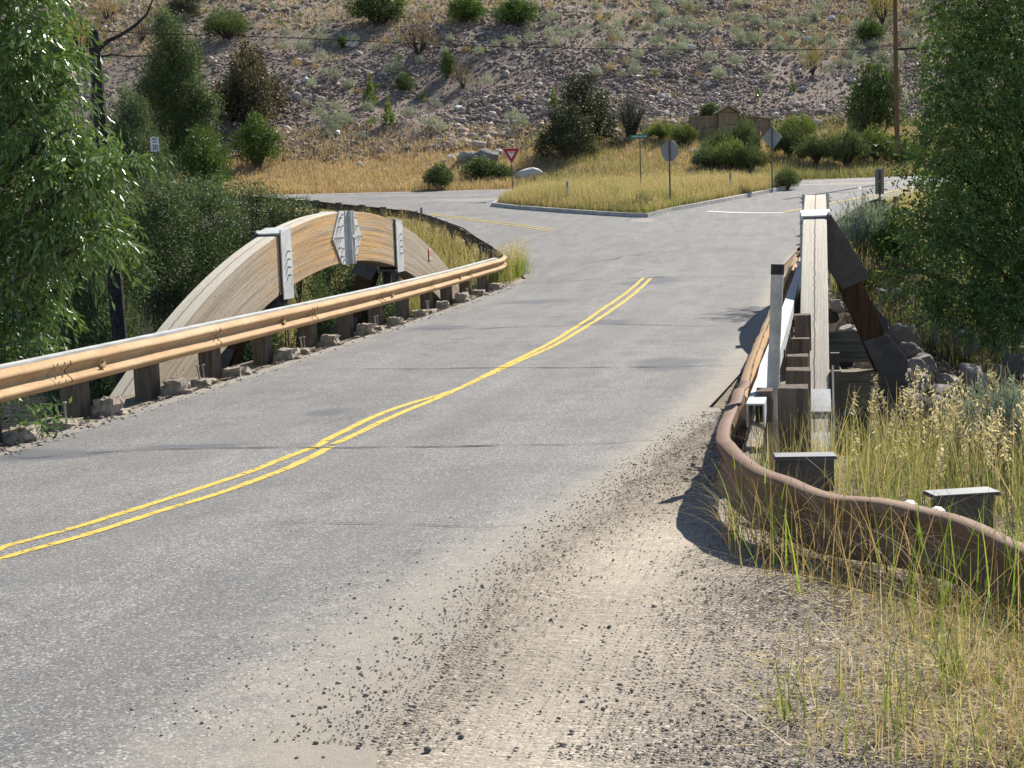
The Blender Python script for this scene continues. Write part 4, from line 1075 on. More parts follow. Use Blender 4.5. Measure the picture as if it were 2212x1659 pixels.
def mullein_mesh():
    n = 160; z = RG.random(n); a = RG.random(n)*6.28; r = .05+.30*(1-z)**2
    p = np.stack([np.cos(a)*.03, np.sin(a)*.03, z*.95], 1); d = np.stack([np.cos(a)*r*3, np.sin(a)*r*3, .25+.5*z], 1)
    V = leaf_arrays(p, d, .05+.32*(1-z)**1.3, .03+.09*(1-z)); return npmesh('mullein', V, quads_for(n), M['leaf'], colmix((.14, .20, .05), (.30, .34, .09), z).repeat(4, 0))
PROTO['mullein'] = (mullein_mesh(), None)

def H2(px, py_base, w_px, h_px):
    c = cast(px, py_base, 0); k = PXM(c[3]); return c, w_px*k, h_px*k
used_lab = {}
# named shrubs, px x, base y, width, height, proto, label, category
SH = [
 (541, 272, 178, 178, 'bush_brown', 'large brown-green shrub on the scree right of the tall left tree', 'shrub'),
 (505, 262, 90, 110, 'bush_dark', 'dark green lower shrub tucked against the large brown-green shrub', 'shrub'),
 (560, 362, 118, 112, 'bush_bright', 'round light green bush at the scree foot left of the dry bank', 'bush'),
 (1262, 322, 150, 165, 'bush_dark', 'big dark evergreen shrub behind the street sign', 'shrub'),
 (1225, 345, 130, 120, 'bush_dark', 'dark shaded lower shrub left of the big dark evergreen', 'shrub'),
 (1365, 300, 92, 105, 'bush_grey', 'greyish half-bare shrub right of the big dark evergreen', 'shrub'),
 (875, 198, 52, 42, 'bush_green', 'small round dark green shrub in the middle of the scree', 'shrub'),
 (968, 168, 40, 58, 'bush_green', 'upright blue-green shrub above the dry brown brush', 'shrub'),
 (1000, 190, 56, 54, 'brownbrush', 'dry brown brush below the upright blue-green shrub', 'dry shrub'),
 (905, 118, 120, 70, 'brownbrush', 'wide rusty brown dead brush high on the scree', 'dry shrub'),
 (738, 102, 26, 26, 'bush_bright', 'tiny bright green shrub just above the wire', 'shrub'),
 (820, 52, 150, 82, 'bush_green', 'wide dark green shrub at the top edge of the hillside', 'shrub'),
 (1005, 50, 100, 62, 'bush_bright', 'yellow-green shrub at the top of the hillside, left of a pair', 'shrub'),
 (1118, 55, 110, 62, 'bush_bright', 'yellow-green shrub at the top of the hillside, right of a pair', 'shrub'),
 (490, 88, 112, 62, 'rabbit_olive', 'olive shrub on the slope above the large brown-green shrub', 'shrub'),
 (402, 42, 76, 70, 'bush_dark', 'dark shrub at the top edge above the tall left tree', 'shrub'),
 (305, 92, 60, 48, 'brownbrush', 'brownish shrub on the slope beside the dead snag', 'dry shrub'),
 (232, 45, 80, 44, 'drytuft', 'straw coloured tuft at top left behind the willow leaves', 'shrub'),
 (175, 120, 120, 75, 'goldtuft', 'large yellow-green tuft behind the top of the dead snag', 'shrub'),
 (1877, 92, 78, 50, 'bush_bright', 'vivid green shrub left of the utility pole', 'shrub'),
 (1908, 52, 84, 74, 'goldtuft', 'golden dry bush beside the top of the utility pole', 'shrub'),
 (1755, 165, 46, 60, 'goldtuft', 'narrow golden bush in the middle of the right scree', 'shrub'),
 (1888, 305, 150, 175, 'bush_green', 'rounded dark tree-like shrub beside the utility pole', 'shrub'),
 (1535, 258, 66, 38, 'bush_green', 'low green bush showing above the stone wall', 'bush'),
 (1430, 302, 70, 34, 'rabbit_big', 'light green bush left of the stone wall', 'bush'),
 (1478, 312, 58, 40, 'rabbit_big', 'yellow-green bush at the left end of the stone wall', 'bush'),
 (1560, 352, 84, 66, 'rabbit_olive', 'left of three dark green bushes bunched in front of the gabled stone pier', 'bush'), (1608, 350, 78, 84, 'rabbit_olive', 'tallest of three dark green bushes bunched in front of the gabled stone pier', 'bush'), (1584, 366, 70, 60, 'rabbit_big', 'lowest of three green bushes bunched in front of the gabled stone pier', 'bush'),
 (1533, 368, 90, 52, 'rabbit_olive', 'low dark bush below and left of the three bunched bushes', 'bush'),
 (1620, 372, 80, 56, 'rabbit_olive', 'dark bush behind the edge-on yield sign', 'bush'),
 (1722, 302, 92, 48, 'rabbit_big', 'bright green bush just right of the stone wall', 'bush'),
 (1706, 338, 88, 58, 'rabbit_olive', 'dark green bush right of the diamond sign', 'bush'),
 (1765, 352, 90, 56, 'rabbit_olive', 'dull green bush in the row behind the highway, middle', 'bush'),
 (1828, 362, 100, 78, 'rabbit_olive', 'dark bush in the row below the dark tree-like shrub', 'bush'),
 (1892, 350, 90, 66, 'rabbit_big', 'green bush in the row just below the utility pole', 'bush'),
 (1950, 362, 90, 58, 'rabbit_big', 'green bush in the row nearest the big right tree', 'bush'),
 (950, 408, 78, 58, 'bush_green', 'dark green bush at the left foot of the dry bank', 'bush'),
 (1040, 388, 100, 52, 'bush_green', 'green bush under the split grey rock', 'bush'),
 (1085, 392, 60, 40, 'bush_green', 'small green bush directly behind the yield sign', 'bush'),
 (1700, 410, 62, 44, 'rabbit_olive', 'spiky olive bush at the right tip of the grass island', 'bush'),
]
for (px, py, w, h, pr, lab, cat) in SH:
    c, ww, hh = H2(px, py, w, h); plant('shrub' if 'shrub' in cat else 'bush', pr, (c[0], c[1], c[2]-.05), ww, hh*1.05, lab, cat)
# mulleins
for (px, py, h, lab) in ((801, 232, 76, 'tall yellow-green mullein stalk left of the small round dark shrub'), (840, 272, 70, 'tall yellow-green mullein stalk lower on the middle scree'), (1196, 236, 52, 'yellow-green mullein stalk left of the big dark evergreen'), (1712, 200, 34, 'short mullein stalk on the right scree'), (1637, 212, 30, 'small pale mullein stalk on the left part of the right scree')):
    c, ww, hh = H2(px, py, h*.45, h); o = plant('mullein', 'mullein', c[:3], hh*.8, hh, lab, 'mullein', parts=False)
# sagebrush and tufts scattered on the slope
kinds = [('sagebrush', 'sage_a', 'grey-green sagebrush tuft on the stony hillside', 'sagebrush', (.7, 1.3)), ('sagebrush', 'sage_b', 'grey-green sagebrush tuft on the stony hillside', 'sagebrush', (.7, 1.3)),
         ('dry_tuft', 'drytuft', 'straw coloured dry tuft on the stony hillside', 'dry tuft', (.5, 1.1)), ('green_tuft', 'greentuft', 'small green tuft on the stony hillside', 'green tuft', (.4, .8))]
cnt = 0
zones = [(1140, 1990, 0, 120, 120, (.62, .2, .14, .04)), (1250, 1990, 110, 175, 30, (.5, .2, .24, .06)), (640, 1150, 0, 150, 45, (.4, .2, .2, .2)), (600, 1150, 150, 290, 26, (.5, .3, .1, .1)), (100, 620, 0, 110, 26, (.2, .1, .5, .2)), (700, 800, 230, 300, 8, (.6, .4, 0, 0))]
for (xa, xb, ya, yb, n, pw) in zones:
    for _ in range(n):
        px = random.uniform(xa, xb); py = random.uniform(ya, yb)+6; k = int(RG.choice(4, p=np.array(pw)/sum(pw))); nm, pr, lab, cat, sz = kinds[k]
        c = cast(px, py, 0)
        s = random.uniform(*sz)*.95; o = plant(nm, pr, (c[0], c[1], c[2]-.04), s*1.15, s, lab, cat, {'sagebrush': 'sagebrush on the hillside', 'dry tuft': 'dry tufts on the hillside', 'green tuft': 'green tufts on the hillside'}[cat], parts=False); cnt += 1
# sagebrush and bushes near the far right bank
NB_ = [(1862, 560, 110, 130, 'sage_big', 'pale blue-grey sagebrush on the bank just beyond the right arch', 'sagebrush'), (1910, 505, 100, 70, 'sage_big', 'pale sagebrush below the narrow grey sign back', 'sagebrush'),
       (1935, 590, 140, 150, 'bush_bright', 'bright green bush on the bank under the big right tree', 'bush'), (1850, 640, 90, 70, 'rabbit_big', 'low green bush at the edge of the riprap', 'bush'),
       (2150, 905, 150, 140, 'sage_big', 'pale sage plant among tall dry grass at the right frame edge', 'sage plant')]
for (px, py, w, h, pr, lab, cat) in NB_[:4]:
    c = cast(px, py, 0); 
    k = PXM(c[3]); plant('sagebrush' if 'sage' in cat else 'bush', pr, (c[0], c[1], c[2]-.1), w*k, h*k, lab, cat)
c = atD(2165, 1000, 9.6); plant('sage_plant', 'sage_big', (c[0], c[1], g(c[0], c[1])-.05), .6, .66, NB_[4][5], 'sage plant')

# trees: trunk, limbs and leaf clumps on the limbs
def sprays(nt, nl, cs, rs, length, droop):
    c, u = lobes(nt, cs, rs, .25); d0 = unit(u*[1, 1, .4] + RG.normal(size=(nt, 3))*.45 + [0, 0, .15]); tw = RG.random(nt)
    L_ = length*(.5+.9*RG.random(nt)); P = []; Dd = []
    for k in range(nl):
        t = (k+1)/nl; pos = c + d0*(L_*t)[:, None]; pos[:, 2] -= droop*L_*t*t
        tan = d0 - np.array([0, 0, 2*droop*t]); side = RG.normal(size=(nt, 3))*.45; P.append(pos + side*.03); Dd.append(unit(unit(tan)*.8 + side + [0, 0, -.45]))
    return np.concatenate(P), np.concatenate(Dd), np.tile(tw, nl)
def tree(name, base, height, spread, nleaf, L, Wd, c0, c1, label, cat, trunk_r, lobs, per=14, clump=.28, droop=.2, extra=None, mat='leaffar', seed=1, trunkmat='bark', shell=.35, limbs=10, spray=None):
    e = empty(name, base, label, cat); tm = MB(); rnd = random.Random(seed)
    cs = np.array([l[0] for l in lobs], float); rs = np.array([l[1] for l in lobs], float)
    tm.tube([(0, 0, -.3), (rnd.uniform(-.1, .1), 0, height*.3), (rnd.uniform(-.2, .2), .1, height*.6), (0, 0, height*.9)], [trunk_r, trunk_r*.8, trunk_r*.5, trunk_r*.12], 9)
    for k in range(limbs):
        c = cs[k % len(cs)]; r = rs[k % len(cs)]; z0 = min(max(.15*height, c[2]*.55), height*.7)
        tip = c + np.array([rnd.uniform(-.6, .6), rnd.uniform(-.6, .6), rnd.uniform(-.2, .6)])*r
        mid = np.array([tip[0]*.45, tip[1]*.45, z0+(tip[2]-z0)*.6])
        tm.tube([(0, 0, z0), mid, tip], [trunk_r*.42, trunk_r*.22, .015], 6)
        for j in range(3):
            t2 = tip + np.array([rnd.uniform(-.7, .7), rnd.uniform(-.7, .7), rnd.uniform(-.5, .5)])*r; tm.tube([mid+(tip-mid)*rnd.uniform(.2, .8), (tip+t2)/2, t2], [trunk_r*.12, .02, .008], 5, cap=False)
    tm.build('trunk', M[trunkmat], e)
    p, u, t = clumped(nleaf, cs, rs, clump, per, shell)
    if extra is not None: p = np.concatenate([p, extra[0]]); u = np.concatenate([u, extra[1]]); t = np.concatenate([t, extra[2]])
    n = len(p); d = u*.5 + RG.normal(size=p.shape)*.7 + np.array([0, 0, -droop])
    if spray: p, d, t = sprays(spray[0], spray[1], cs, rs, spray[2], spray[3]); n = len(p)
    V = leaf_arrays(p, d, L*(.7+.6*RG.random(n)), Wd*(.7+.6*RG.random(n)))
    me = npmesh('crown', V, quads_for(n), M[mat], colmix(c0, c1, t).repeat(4, 0)); mkobj('crown', me, e); return e
def px_lobes(base, lst, D0):
    """lobes given as photo px centre + px radii + depth offset"""
    out = []
    for (x, y, rx, rz, dD) in lst:
        c = atD(x, y, D0+dD); k = PXM(D0+dD); out.append(((c[0]-base[0], c[1]-base[1], c[2]-base[2]), (rx*k, max(rx*k*.85, .5), rz*k)))
    return out
# big right tree on the far bank
b = (*toXY(12.6, 33.5), 0); b = (b[0], b[1], g(b[0], b[1]))
lb = px_lobes(b, [(2120, -120, 150, 160, 0), (2090, 30, 75, 70, 0), (2060, 120, 62, 60, .3), (2130, 200, 120, 120, 0), (2055, 250, 60, 60, -.3), (2200, 60, 120, 150, .5), (2045, 345, 52, 46, -.5), (2100, 400, 90, 90, 0), (2200, 330, 130, 140, .3), (2040, 450, 55, 50, -.8),
     (2010, 520, 62, 42, -1.2), (2090, 540, 90, 80, -.5), (2200, 520, 130, 130, 0), (1985, 600, 70, 48, -1.5), (2080, 660, 110, 62, -1), (2200, 680, 120, 90, -.5), (2320, 300, 130, 330, 1), (2330, 620, 120, 130, 0), (2030, 180, 34, 34, -.3), (2020, 300, 30, 34, -.6), (2330, -40, 150, 200, 1), (2000, 470, 34, 30, -1.)], 32.5)
tree('cottonwood_tree', b, 9.5, 4, 1000, .10, .042, (.07, .115, .036), (.24, .34, .10), 'huge dark green leafy tree filling the right edge beyond the creek', 'tree', .12, lb, per=16, clump=.24, shell=.3, limbs=14, seed=4, spray=(9500, 12, .5, .25))
b = (*toXY(14.2, 40), 0); b = (b[0], b[1], g(b[0], b[1]))  # second tree, hidden from view, added to shade the riprap
lb = [((0, 0, 2.2), (3.2, 2.2, 2.2)), ((-1.5, -1, 4.2), (2.5, 2, 2.2)), ((2, 0, 4.6), (2.6, 2.2, 2.6)), ((0, .5, 7), (2.6, 2.2, 2.4)), ((4.5, -3, 3), (2.6, 2.4, 3)), ((5.5, -6, 4), (2.8, 2.6, 3.6)), ((4.5, -6, 1), (2.5, 2.4, 2.2))]
tree('cottonwood_tree', b, 9, 4, 30000, .14, .07, (.04, .07, .024), (.12, .18, .05), 'unseen tree added behind the huge leafy tree at the right edge to shade the bank', 'tree', .14, lb, per=14, clump=.3, shell=.3, limbs=8, seed=6)
# left foreground willow
b = (*toXY(-7.6, 17.0), -2.2)
lb = px_lobes(b, [(-40, -60, 150, 110, .4), (40, 60, 90, 90, 0), (60, 190, 80, 80, -.2), (110, 315, 80, 50, -.3), (10, 200, 100, 120, .4), (175, 375, 52, 44, -.5), (60, 400, 130, 100, 0), (150, 500, 90, 60, -.3), (185, 525, 44, 36, -.5), (30, 540, 110, 90, .2), (50, 660, 60, 70, 0), (-60, 400, 120, 300, .6), (30, 740, 45, 50, -.2), (-60, 750, 90, 100, .3), (95, 115, 34, 46, -.3), (-90, 100, 120, 200, .7), (235, 350, 34, 18, -.5), (270, 345, 24, 10, -.6)], 16.8)
tree('willow_tree', b, 8.5, 3, 1000, .115, .032, (.065, .12, .028), (.20, .30, .075), 'bright green narrow-leaved willow hanging into the left foreground', 'tree', .07, lb, per=9, clump=.15, droop=.75, shell=.2, limbs=12, seed=8, mat='leaf', spray=(2900, 13, .46, .55))
# the low leafy sprig under the near left rail
b2 = atD(80, 905, 13.6); p = np.array([[b2[0], b2[1], b2[2]]]) + RG.normal(size=(110, 3))*[.16, .16, .09]
V = leaf_arrays(p, RG.normal(size=(110, 3))+[0, 0, .2], .12, .03); me = npmesh('willow_sprig', V, quads_for(110), M['leaf'], colmix((.05, .1, .02), (.14, .24, .05), RG.random(110)).repeat(4, 0))
tag(mkobj('willow_sprig', me), 'small green willow sprig poking out under the near left guardrail', 'plant')
# tall tree on the left, behind
c, ww, hh = H2(385, 345, 165, 320); b = c[:3]
lb = px_lobes(b, [(365, 75, 34, 42, 0), (350, 150, 42, 50, 0), (400, 130, 42, 55, .5), (330, 205, 45, 45, -.5), (395, 210, 55, 55, 0), (440, 225, 34, 40, 0), (370, 270, 60, 40, 0), (430, 300, 48, 45, -.5), (390, 340, 55, 40, -.5), (350, 35, 14, 18, 0)], c[3])
tree('tall_tree', b, hh*.95, 4, 60000, .15, .06, (.07, .105, .035), (.21, .28, .105), 'tall narrow green tree standing left of the brown-green shrub', 'tree', .14, lb, per=10, clump=.26, seed=5, limbs=10)
# willows of the left thicket
WL = [(290, 330, 130, 150, 86, 'willow_b', 'pale green willow bush behind the speed limit sign'), (440, 372, 110, 100, 80, 'bush_bright', 'light green bush at the foot of the tall narrow tree'), (215, 420, 170, 190, 60, 'willow_b', 'grey-green willow bush left of the speed limit sign'),
      (370, 425, 170, 85, 58, 'willow_a', 'willow bush below the speed limit sign'), (200, 640, 200, 160, 34, 'willow_b', 'shaded willow bush behind the hanging willow leaves'),
      (540, 760, 220, 130, 33, 'willow_b', 'dark willow bush seen under the near strap of the arch'), (700, 720, 170, 120, 34, 'willow_a', 'willow bush seen through the arch opening'), (820, 700, 150, 110, 36, 'willow_a', 'willow bush seen through the far arch opening'),
      (560, 850, 90, 90, 26, 'willow_b', 'small dark willow bush showing between two guardrail posts'), (150, 430, 160, 230, 46, 'willow_a', 'tall willow bush at far left behind the snag')]
for (px, pyb, w, h, D, pr, lab) in WL:
    c = atD(px, pyb, D); gz_ = g(c[0], c[1]); k = PXM(D); top = atD(px, pyb-h, D)[2]
    zb = min(gz_, c[2]); plant('willow_bush', pr, (c[0], c[1], zb-.1), w*k*1.3, (top-zb)*1.03, lab, 'bush', 'willow thicket on the left bank', wy=w*k*1.2)
TH = [([(225, 440, 70, 55, 0), (205, 520, 85, 80, 0), (255, 590, 90, 70, -.5)], 38, 'rounded willow bush at the left end of the dark thicket'),
      ([(320, 430, 72, 42, 0), (345, 480, 85, 65, 0), (330, 560, 90, 70, -.6)], 40, 'rounded willow bush right of the snag in the dark thicket'),
      ([(430, 425, 80, 40, .2), (450, 480, 90, 65, 0), (430, 560, 90, 70, -.8)], 42, 'broad willow bush in the middle of the dark thicket'),
      ([(535, 430, 72, 38, 0), (545, 490, 80, 62, 0), (520, 560, 80, 70, -.8)], 44, 'broad willow bush above the near strap of the arch'),
      ([(622, 462, 58, 32, 0), (640, 510, 62, 46, 0), (600, 560, 70, 60, -.6)], 43, 'low willow bush meeting the left end of the side road'),
      ([(695, 492, 40, 24, 0), (705, 540, 52, 46, 0), (740, 600, 70, 60, -1), (800, 620, 60, 50, -1)], 42, 'lowest willow bush behind the crown of the arch')]
for (lst, D, lab) in TH:
    c = atD(lst[1][0], lst[1][1], D); b = (c[0], c[1], g(c[0], c[1])); lb = px_lobes(b, lst, D)
    tree('willow_bush', b, max(1.5, lb[0][0][2]), 2, 15000, .085, .030, (.05, .08, .03), (.17, .23, .09), lab, 'bush', .06, lb, per=7, clump=.13, seed=int(D), limbs=9, droop=.1, shell=.55)

# dead snag
D = 30.; b = atD(244, 560, D); zb = g(b[0], b[1]); e = empty('dead_snag', (b[0], b[1], zb), 'broken dead grey tree trunk with bare branches rising above the left thicket', 'tree')
def Q(px, py, dD=0.): p = atD(px, py, D+dD); return (p[0]-b[0], p[1]-b[1], p[2]-zb)
m_ = MB(); m_.tube([(0.1, 0, -.2), Q(244, 560), Q(236, 440), Q(227, 340), Q(214, 232), Q(208, 150), Q(204, 95), Q(203, 66), Q(201, 60)], [.16, .16, .155, .15, .14, .13, .12, .09, .03], 9)
m_.build('trunk', M['barkgrey'], e)
m_ = MB(); m_.tube([Q(210, 108), Q(235, 88), Q(262, 75), Q(292, 55), Q(318, 30), Q(331, -5), Q(345, -40)], [.05, .04, .036, .03, .022, .018, .01], 6)
m_.tube([Q(212, 124), Q(240, 118), Q(275, 122), Q(318, 121), Q(345, 119)], [.03, .02, .016, .01, .005], 5); m_.tube([Q(226, 300), Q(262, 312), Q(290, 345), Q(305, 370)], [.03, .02, .014, .006], 5); m_.tube([Q(240, 426), Q(262, 428), Q(278, 440)], [.022, .015, .006], 5); m_.build('branch', M['barkgrey'], e)
m_ = MB(); m_.tube([Q(214, 128), Q(232, 128), Q(252, 131), Q(262, 122), Q(263, 100), Q(258, 82)], [.03, .024, .02, .014, .01, .005], 5); m_.build('pale_branch', M['palewood'], e)

# ------------------------------------------------------------------ rocks
def ico(sub):
    import bmesh
    bm = bmesh.new(); bmesh.ops.create_icosphere(bm, subdivisions=sub, radius=1); V = np.array([v.co[:] for v in bm.verts]); Fc = np.array([[v.index for v in f.verts] for f in bm.faces]); bm.free(); return V, Fc
def rockmesh(name, mat, sub=3, seed=0, flat=.7, amp=.35, cuts=7):
    V, Fc = ico(sub); rnd = np.random.default_rng(seed)
    for _ in range(cuts):
        nrm = unit(rnd.normal(size=3)); h = rnd.uniform(.5, .82); s = V@nrm; V = V - np.maximum(0, s-h)[:, None]*nrm
    V = V*(1 + amp*np.array([.3*mnoise.noise(Vector(v)*2.1+Vector((seed, 0, 0)))+.16*mnoise.noise(Vector(v)*5.3+Vector((seed, 3, 0))) for v in V])[:, None]); V[:, 2] *= flat
    return npmesh(name, V, Fc, mat, smooth=False)
RB = [rockmesh('boulder%d' % i, M['boulder'], 3, i, .75, .5, 14) for i in range(5)]; RW = [rockmesh('paleboulder%d' % i, M['boulderw'], 3, 20+i, .7, .6, cuts=9) for i in range(3)]
# scree: one mass of thousands of stones
n = 120000; U = RG.uniform(-46, 42, n); de = De(U); foot = de + 12 + 5*smooth(-5, 18, U); D = foot + RG.uniform(-1.5, 1, n) + RG.random(n)**1.2*40
X, Y = toXY(U, D); Z = land(X, Y)
dens = .12 + vnoise(X, Y, .12, 21)*.9 + vnoise(X, Y, .4, 22)*.3 + (D-foot)/44
keep = RG.random(n) > np.clip(dens*.8+.05, 0, .75)
X, Y, Z, D, foot = X[keep], Y[keep], Z[keep], D[keep], foot[keep]; n = len(X)
size = np.clip(RG.lognormal(-2.66, .5, n)*(1+.5*vnoise(X, Y, .22, 91)), .035, .40)
IV, IF = ico(1); nv = len(IV)
rot = RG.random(n)*6.28; sc3 = size[:, None]*np.stack([1+.5*RG.random(n), .7+.5*RG.random(n), .45+.35*RG.random(n)], 1)
v = IV[None]*sc3[:, None, :]*(1+.22*RG.normal(size=(n, nv, 1)))
tx = RG.normal(size=n)*.35 + .35
c1, s1 = np.cos(tx)[:, None], np.sin(tx)[:, None]; vy = v[..., 1]*c1 - v[..., 2]*s1; vz = v[..., 1]*s1 + v[..., 2]*c1; v = np.stack([v[..., 0], vy, vz], -1)
c1, s1 = np.cos(rot)[:, None], np.sin(rot)[:, None]; vx = v[..., 0]*c1 - v[..., 1]*s1; vy = v[..., 0]*s1 + v[..., 1]*c1; v = np.stack([vx, vy, v[..., 2]], -1)
v = v + np.stack([X, Y, Z+size*.18], 1)[:, None, :]
tcol = RG.random(n); pal = np.array([(.41, .31, .255), (.33, .265, .24), (.50, .41, .34), (.58, .50, .42), (.70, .65, .57), (.27, .215, .19)]); pk = RG.choice(6, n, p=[.33, .25, .19, .09, .03, .11]); cc = pal[pk]*(1+RG.normal(size=(n, 1))*.15)
me = npmesh('scree_rubble', v.reshape(-1, 3), (IF[None]+np.arange(n)[:, None, None]*nv).reshape(-1, 3), M['rocks'], np.clip(cc, 0, 1).repeat(nv, 0))
tag(mkobj('scree_rubble', me), kind='stuff')
# single stones that stand out on the slope
for (px, py, w, big) in ((1438, 205, 26, 1), (1492, 100, 24, 1), (1745, 82, 22, 0), (1735, 70, 16, 0), (1168, 182, 18, 0), (1885, 68, 24, 1), (1630, 175, 14, 0), (1735, 190, 18, 0), (1588, 165, 12, 0), (1762, 262, 22, 0), (1510, 262, 22, 0), (1675, 246, 20, 0), (990, 232, 22, 0), (728, 285, 22, 0), (700, 275, 16, 0), (760, 92, 26, 0), (660, 170, 18, 0), (830, 158, 20, 0), (1795, 38, 20, 0), (1720, 225, 20, 1), (1325, 150, 14, 0), (1552, 6, 18, 0), (620, 275, 22, 0), (1840, 172, 18, 0), (806, 236, 14, 0), (1470, 178, 12, 0), (885, 240, 22, 0), (1370, 240, 16, 0)):
    c = cast(px, py+w*.3, 0); k = PXM(c[3])*w/2*1.15; o = mkobj('stone', random.choice(RW), None, (c[0], c[1], c[2]+k*.2), random.uniform(0, 6), (k, k*.8, k*.9))
    tag(o, 'larger pale stone lying among the small rubble of the scree', 'stone', 'pale stones on the scree')
def boulder(px, py, w, h, mesh, label, group=None, D=None, name='boulder'):
    c = cast(px, py, 0) if D is None else (lambda q: (q[0], q[1], q[2], D))(atD(px, py, D)); k = PXM(c[3]); o = mkobj(name, mesh, None, (c[0], c[1], c[2]+h*k*.3), random.uniform(0, 6) if group else YAW, (w*k/2, w*k/2*.8, h*k*.75)); return tag(o, label, 'boulder', group)
boulder(1146, 388, 64, 30, RW[0], 'big white and grey boulder right of the yield sign')
boulder(1048, 356, 92, 44, rockmesh('splitrock', M['slab'], 4, 44, .8, .9, 20), 'large fractured grey rock outcrop left of the yield sign')
boulder(1004, 350, 46, 28, rockmesh('splitrock2', M['slab'], 4, 45, .8, .9, 16), 'smaller fractured rock at the left end of the grey outcrop')
for (px, py, w, h) in ((975, 345, 22, 14), (990, 340, 18, 10), (1020, 338, 20, 12), (1045, 330, 22, 10), (1075, 332, 24, 12), (1092, 340, 20, 14), (958, 352, 16, 10), (1062, 338, 18, 10)):
    boulder(px, py, w, h, random.choice(RW), 'rough pale rock heaped on the fractured grey outcrop', 'rocks on the outcrop', name='rock')
for (px, py, w, h) in ((938, 392, 16, 12), (930, 398, 14, 9), (868, 395, 12, 7), (1002, 372, 14, 8), (830, 372, 14, 10), (778, 360, 16, 12), (722, 350, 14, 9), (1500, 330, 26, 10), (1490, 378, 22, 14)): boulder(px, py, w, h, random.choice(RW), 'small pale rock lying in the dry grass bank', 'rocks in the bank', name='rock')
# riprap on the far bank at right, mostly in shade
rr = random.Random(5); k = 0
spots = [(1895, 650, 46, 44), (1930, 655, 58, 46), (1893, 700, 36, 34), (1900, 735, 40, 30), (1855, 648, 30, 24), (1838, 700, 34, 30), (2010, 740, 66, 60), (1950, 750, 80, 70), (2075, 770, 90, 80), (2150, 760, 80, 80), (1990, 810, 110, 70), (2100, 840, 100, 70), (2190, 830, 90, 90), (2040, 870, 90, 50), (1945, 830, 60, 50), (2155, 900, 80, 60), (1850, 745, 40, 34), (2210, 740, 70, 70), (2000, 690, 50, 40), (2120, 700, 60, 50), (1812, 668, 30, 26), (1830, 640, 22, 20), (2250, 900, 90, 80), (1985, 880, 60, 40)]
for i, (px, py, w, h) in enumerate(spots):
    lab = {0: 'sunlit tan boulder at the left of the pair under the big tree', 1: 'rounded sunlit boulder at the right of the pair under the big tree'}.get(i)
    boulder(px, py, w, h*1.05, RB[i % 5], lab or 'riprap boulder in deep shade on the creek bank', None if lab else 'riprap boulders on the creek bank')
for i in range(60):
    px = rr.uniform(1800, 2300); py = rr.uniform(660, 900); w = rr.uniform(35, 80); boulder(px, py, w, w*.8, RB[i % 5], 'riprap boulder in deep shade on the creek bank', 'riprap boulders on the creek bank')

# ------------------------------------------------------------------ grass
def ribbons(base, h, az, lean, bend, w, seg=4, tipw=.15):
    """curved tapering blades; az direction of lean"""
    n = len(base); t = np.linspace(0, 1, seg+1); out = np.zeros((n, seg+1, 2, 3)); dirx = np.cos(az); diry = np.sin(az)
    fa = az + RG.normal(size=n)*.8 + 1.57; fx, fy = np.cos(fa), np.sin(fa)
    for i, tt in enumerate(t):
        off = h*(lean*tt + bend*tt*tt); z = h*tt*(1 - .35*np.clip(np.abs(bend)*tt, 0, 1.6)*tt)
        ww = w*(1-tt*(1-tipw))/2
        for j, s in ((0, -1), (1, 1)):
            out[:, i, j, 0] = base[:, 0] + dirx*off + fx*ww*s; out[:, i, j, 1] = base[:, 1] + diry*off + fy*ww*s; out[:, i, j, 2] = base[:, 2] + z
    V = out.reshape(-1, 3); b = np.arange(n)[:, None]*(seg+1)*2; q = []
    for i in range(seg): q.append(np.stack([b[:, 0]+2*i, b[:, 0]+2*i+1, b[:, 0]+2*i+3, b[:, 0]+2*i+2], 1))
    return V, np.concatenate(q), (seg+1)*2, out[:, -1].mean(1)
class GrassField:
    def __init__(s): s.V = []; s.Q = []; s.C = []; s.n = 0
    def addq(s, V, Q, C): s.V.append(V); s.Q.append(Q + s.n); s.C.append(C); s.n += len(V)
    def blades(s, P, h, w, c0, c1, lean=.12, bend=.25, seg=3, az=None, tipc=None):
        n = len(P); az = RG.random(n)*6.28 if az is None else az
        hh = h*(.55+.6*RG.random(n)); V, Q, k, tip = ribbons(P, hh, az, RG.normal(size=n)*lean, np.abs(RG.normal(size=n))*bend, w*(.7+.6*RG.random(n)), seg)
        c = colmix(c0, c1, RG.random(n), .15).repeat(k, 0)
        if tipc is not None:
            tt = np.tile(np.repeat(np.linspace(0, 1, seg+1), 2), n)[:, None]**1.5; c = c*(1-tt) + np.array(tipc)*tt
        s.addq(V, Q, np.clip(c, 0, 1)); return P, hh, tip
    def leaves(s, p, d, L, W_, c0, c1):
        V = leaf_arrays(p, d, L, W_); s.addq(V, quads_for(len(p)), colmix(c0, c1, RG.random(len(p)), .15).repeat(4, 0))
    def heads(s, tips, L, c0, c1, m=8, size=.02, wd=.008, drp=.5):
        n = len(tips); t = np.tile(np.linspace(0, 1, m), n); p = np.repeat(tips, m, 0) + np.stack([RG.normal(size=n*m)*size*.5, RG.normal(size=n*m)*size*.5, -t*L], 1)
        s.leaves(p, RG.normal(size=(n*m, 3))*.5+[0, 0, .8-drp*1.5], size*1.6, wd*1.4, c0, c1)
    def build(s, name):
        me = npmesh(name, np.concatenate(s.V), np.concatenate(s.Q), M['grass'], np.concatenate(s.C)); return tag(mkobj(name, me), kind='stuff')
def on(X, Y, dz=-.01): return np.stack([X, Y, G(X, Y)+dz], 1)
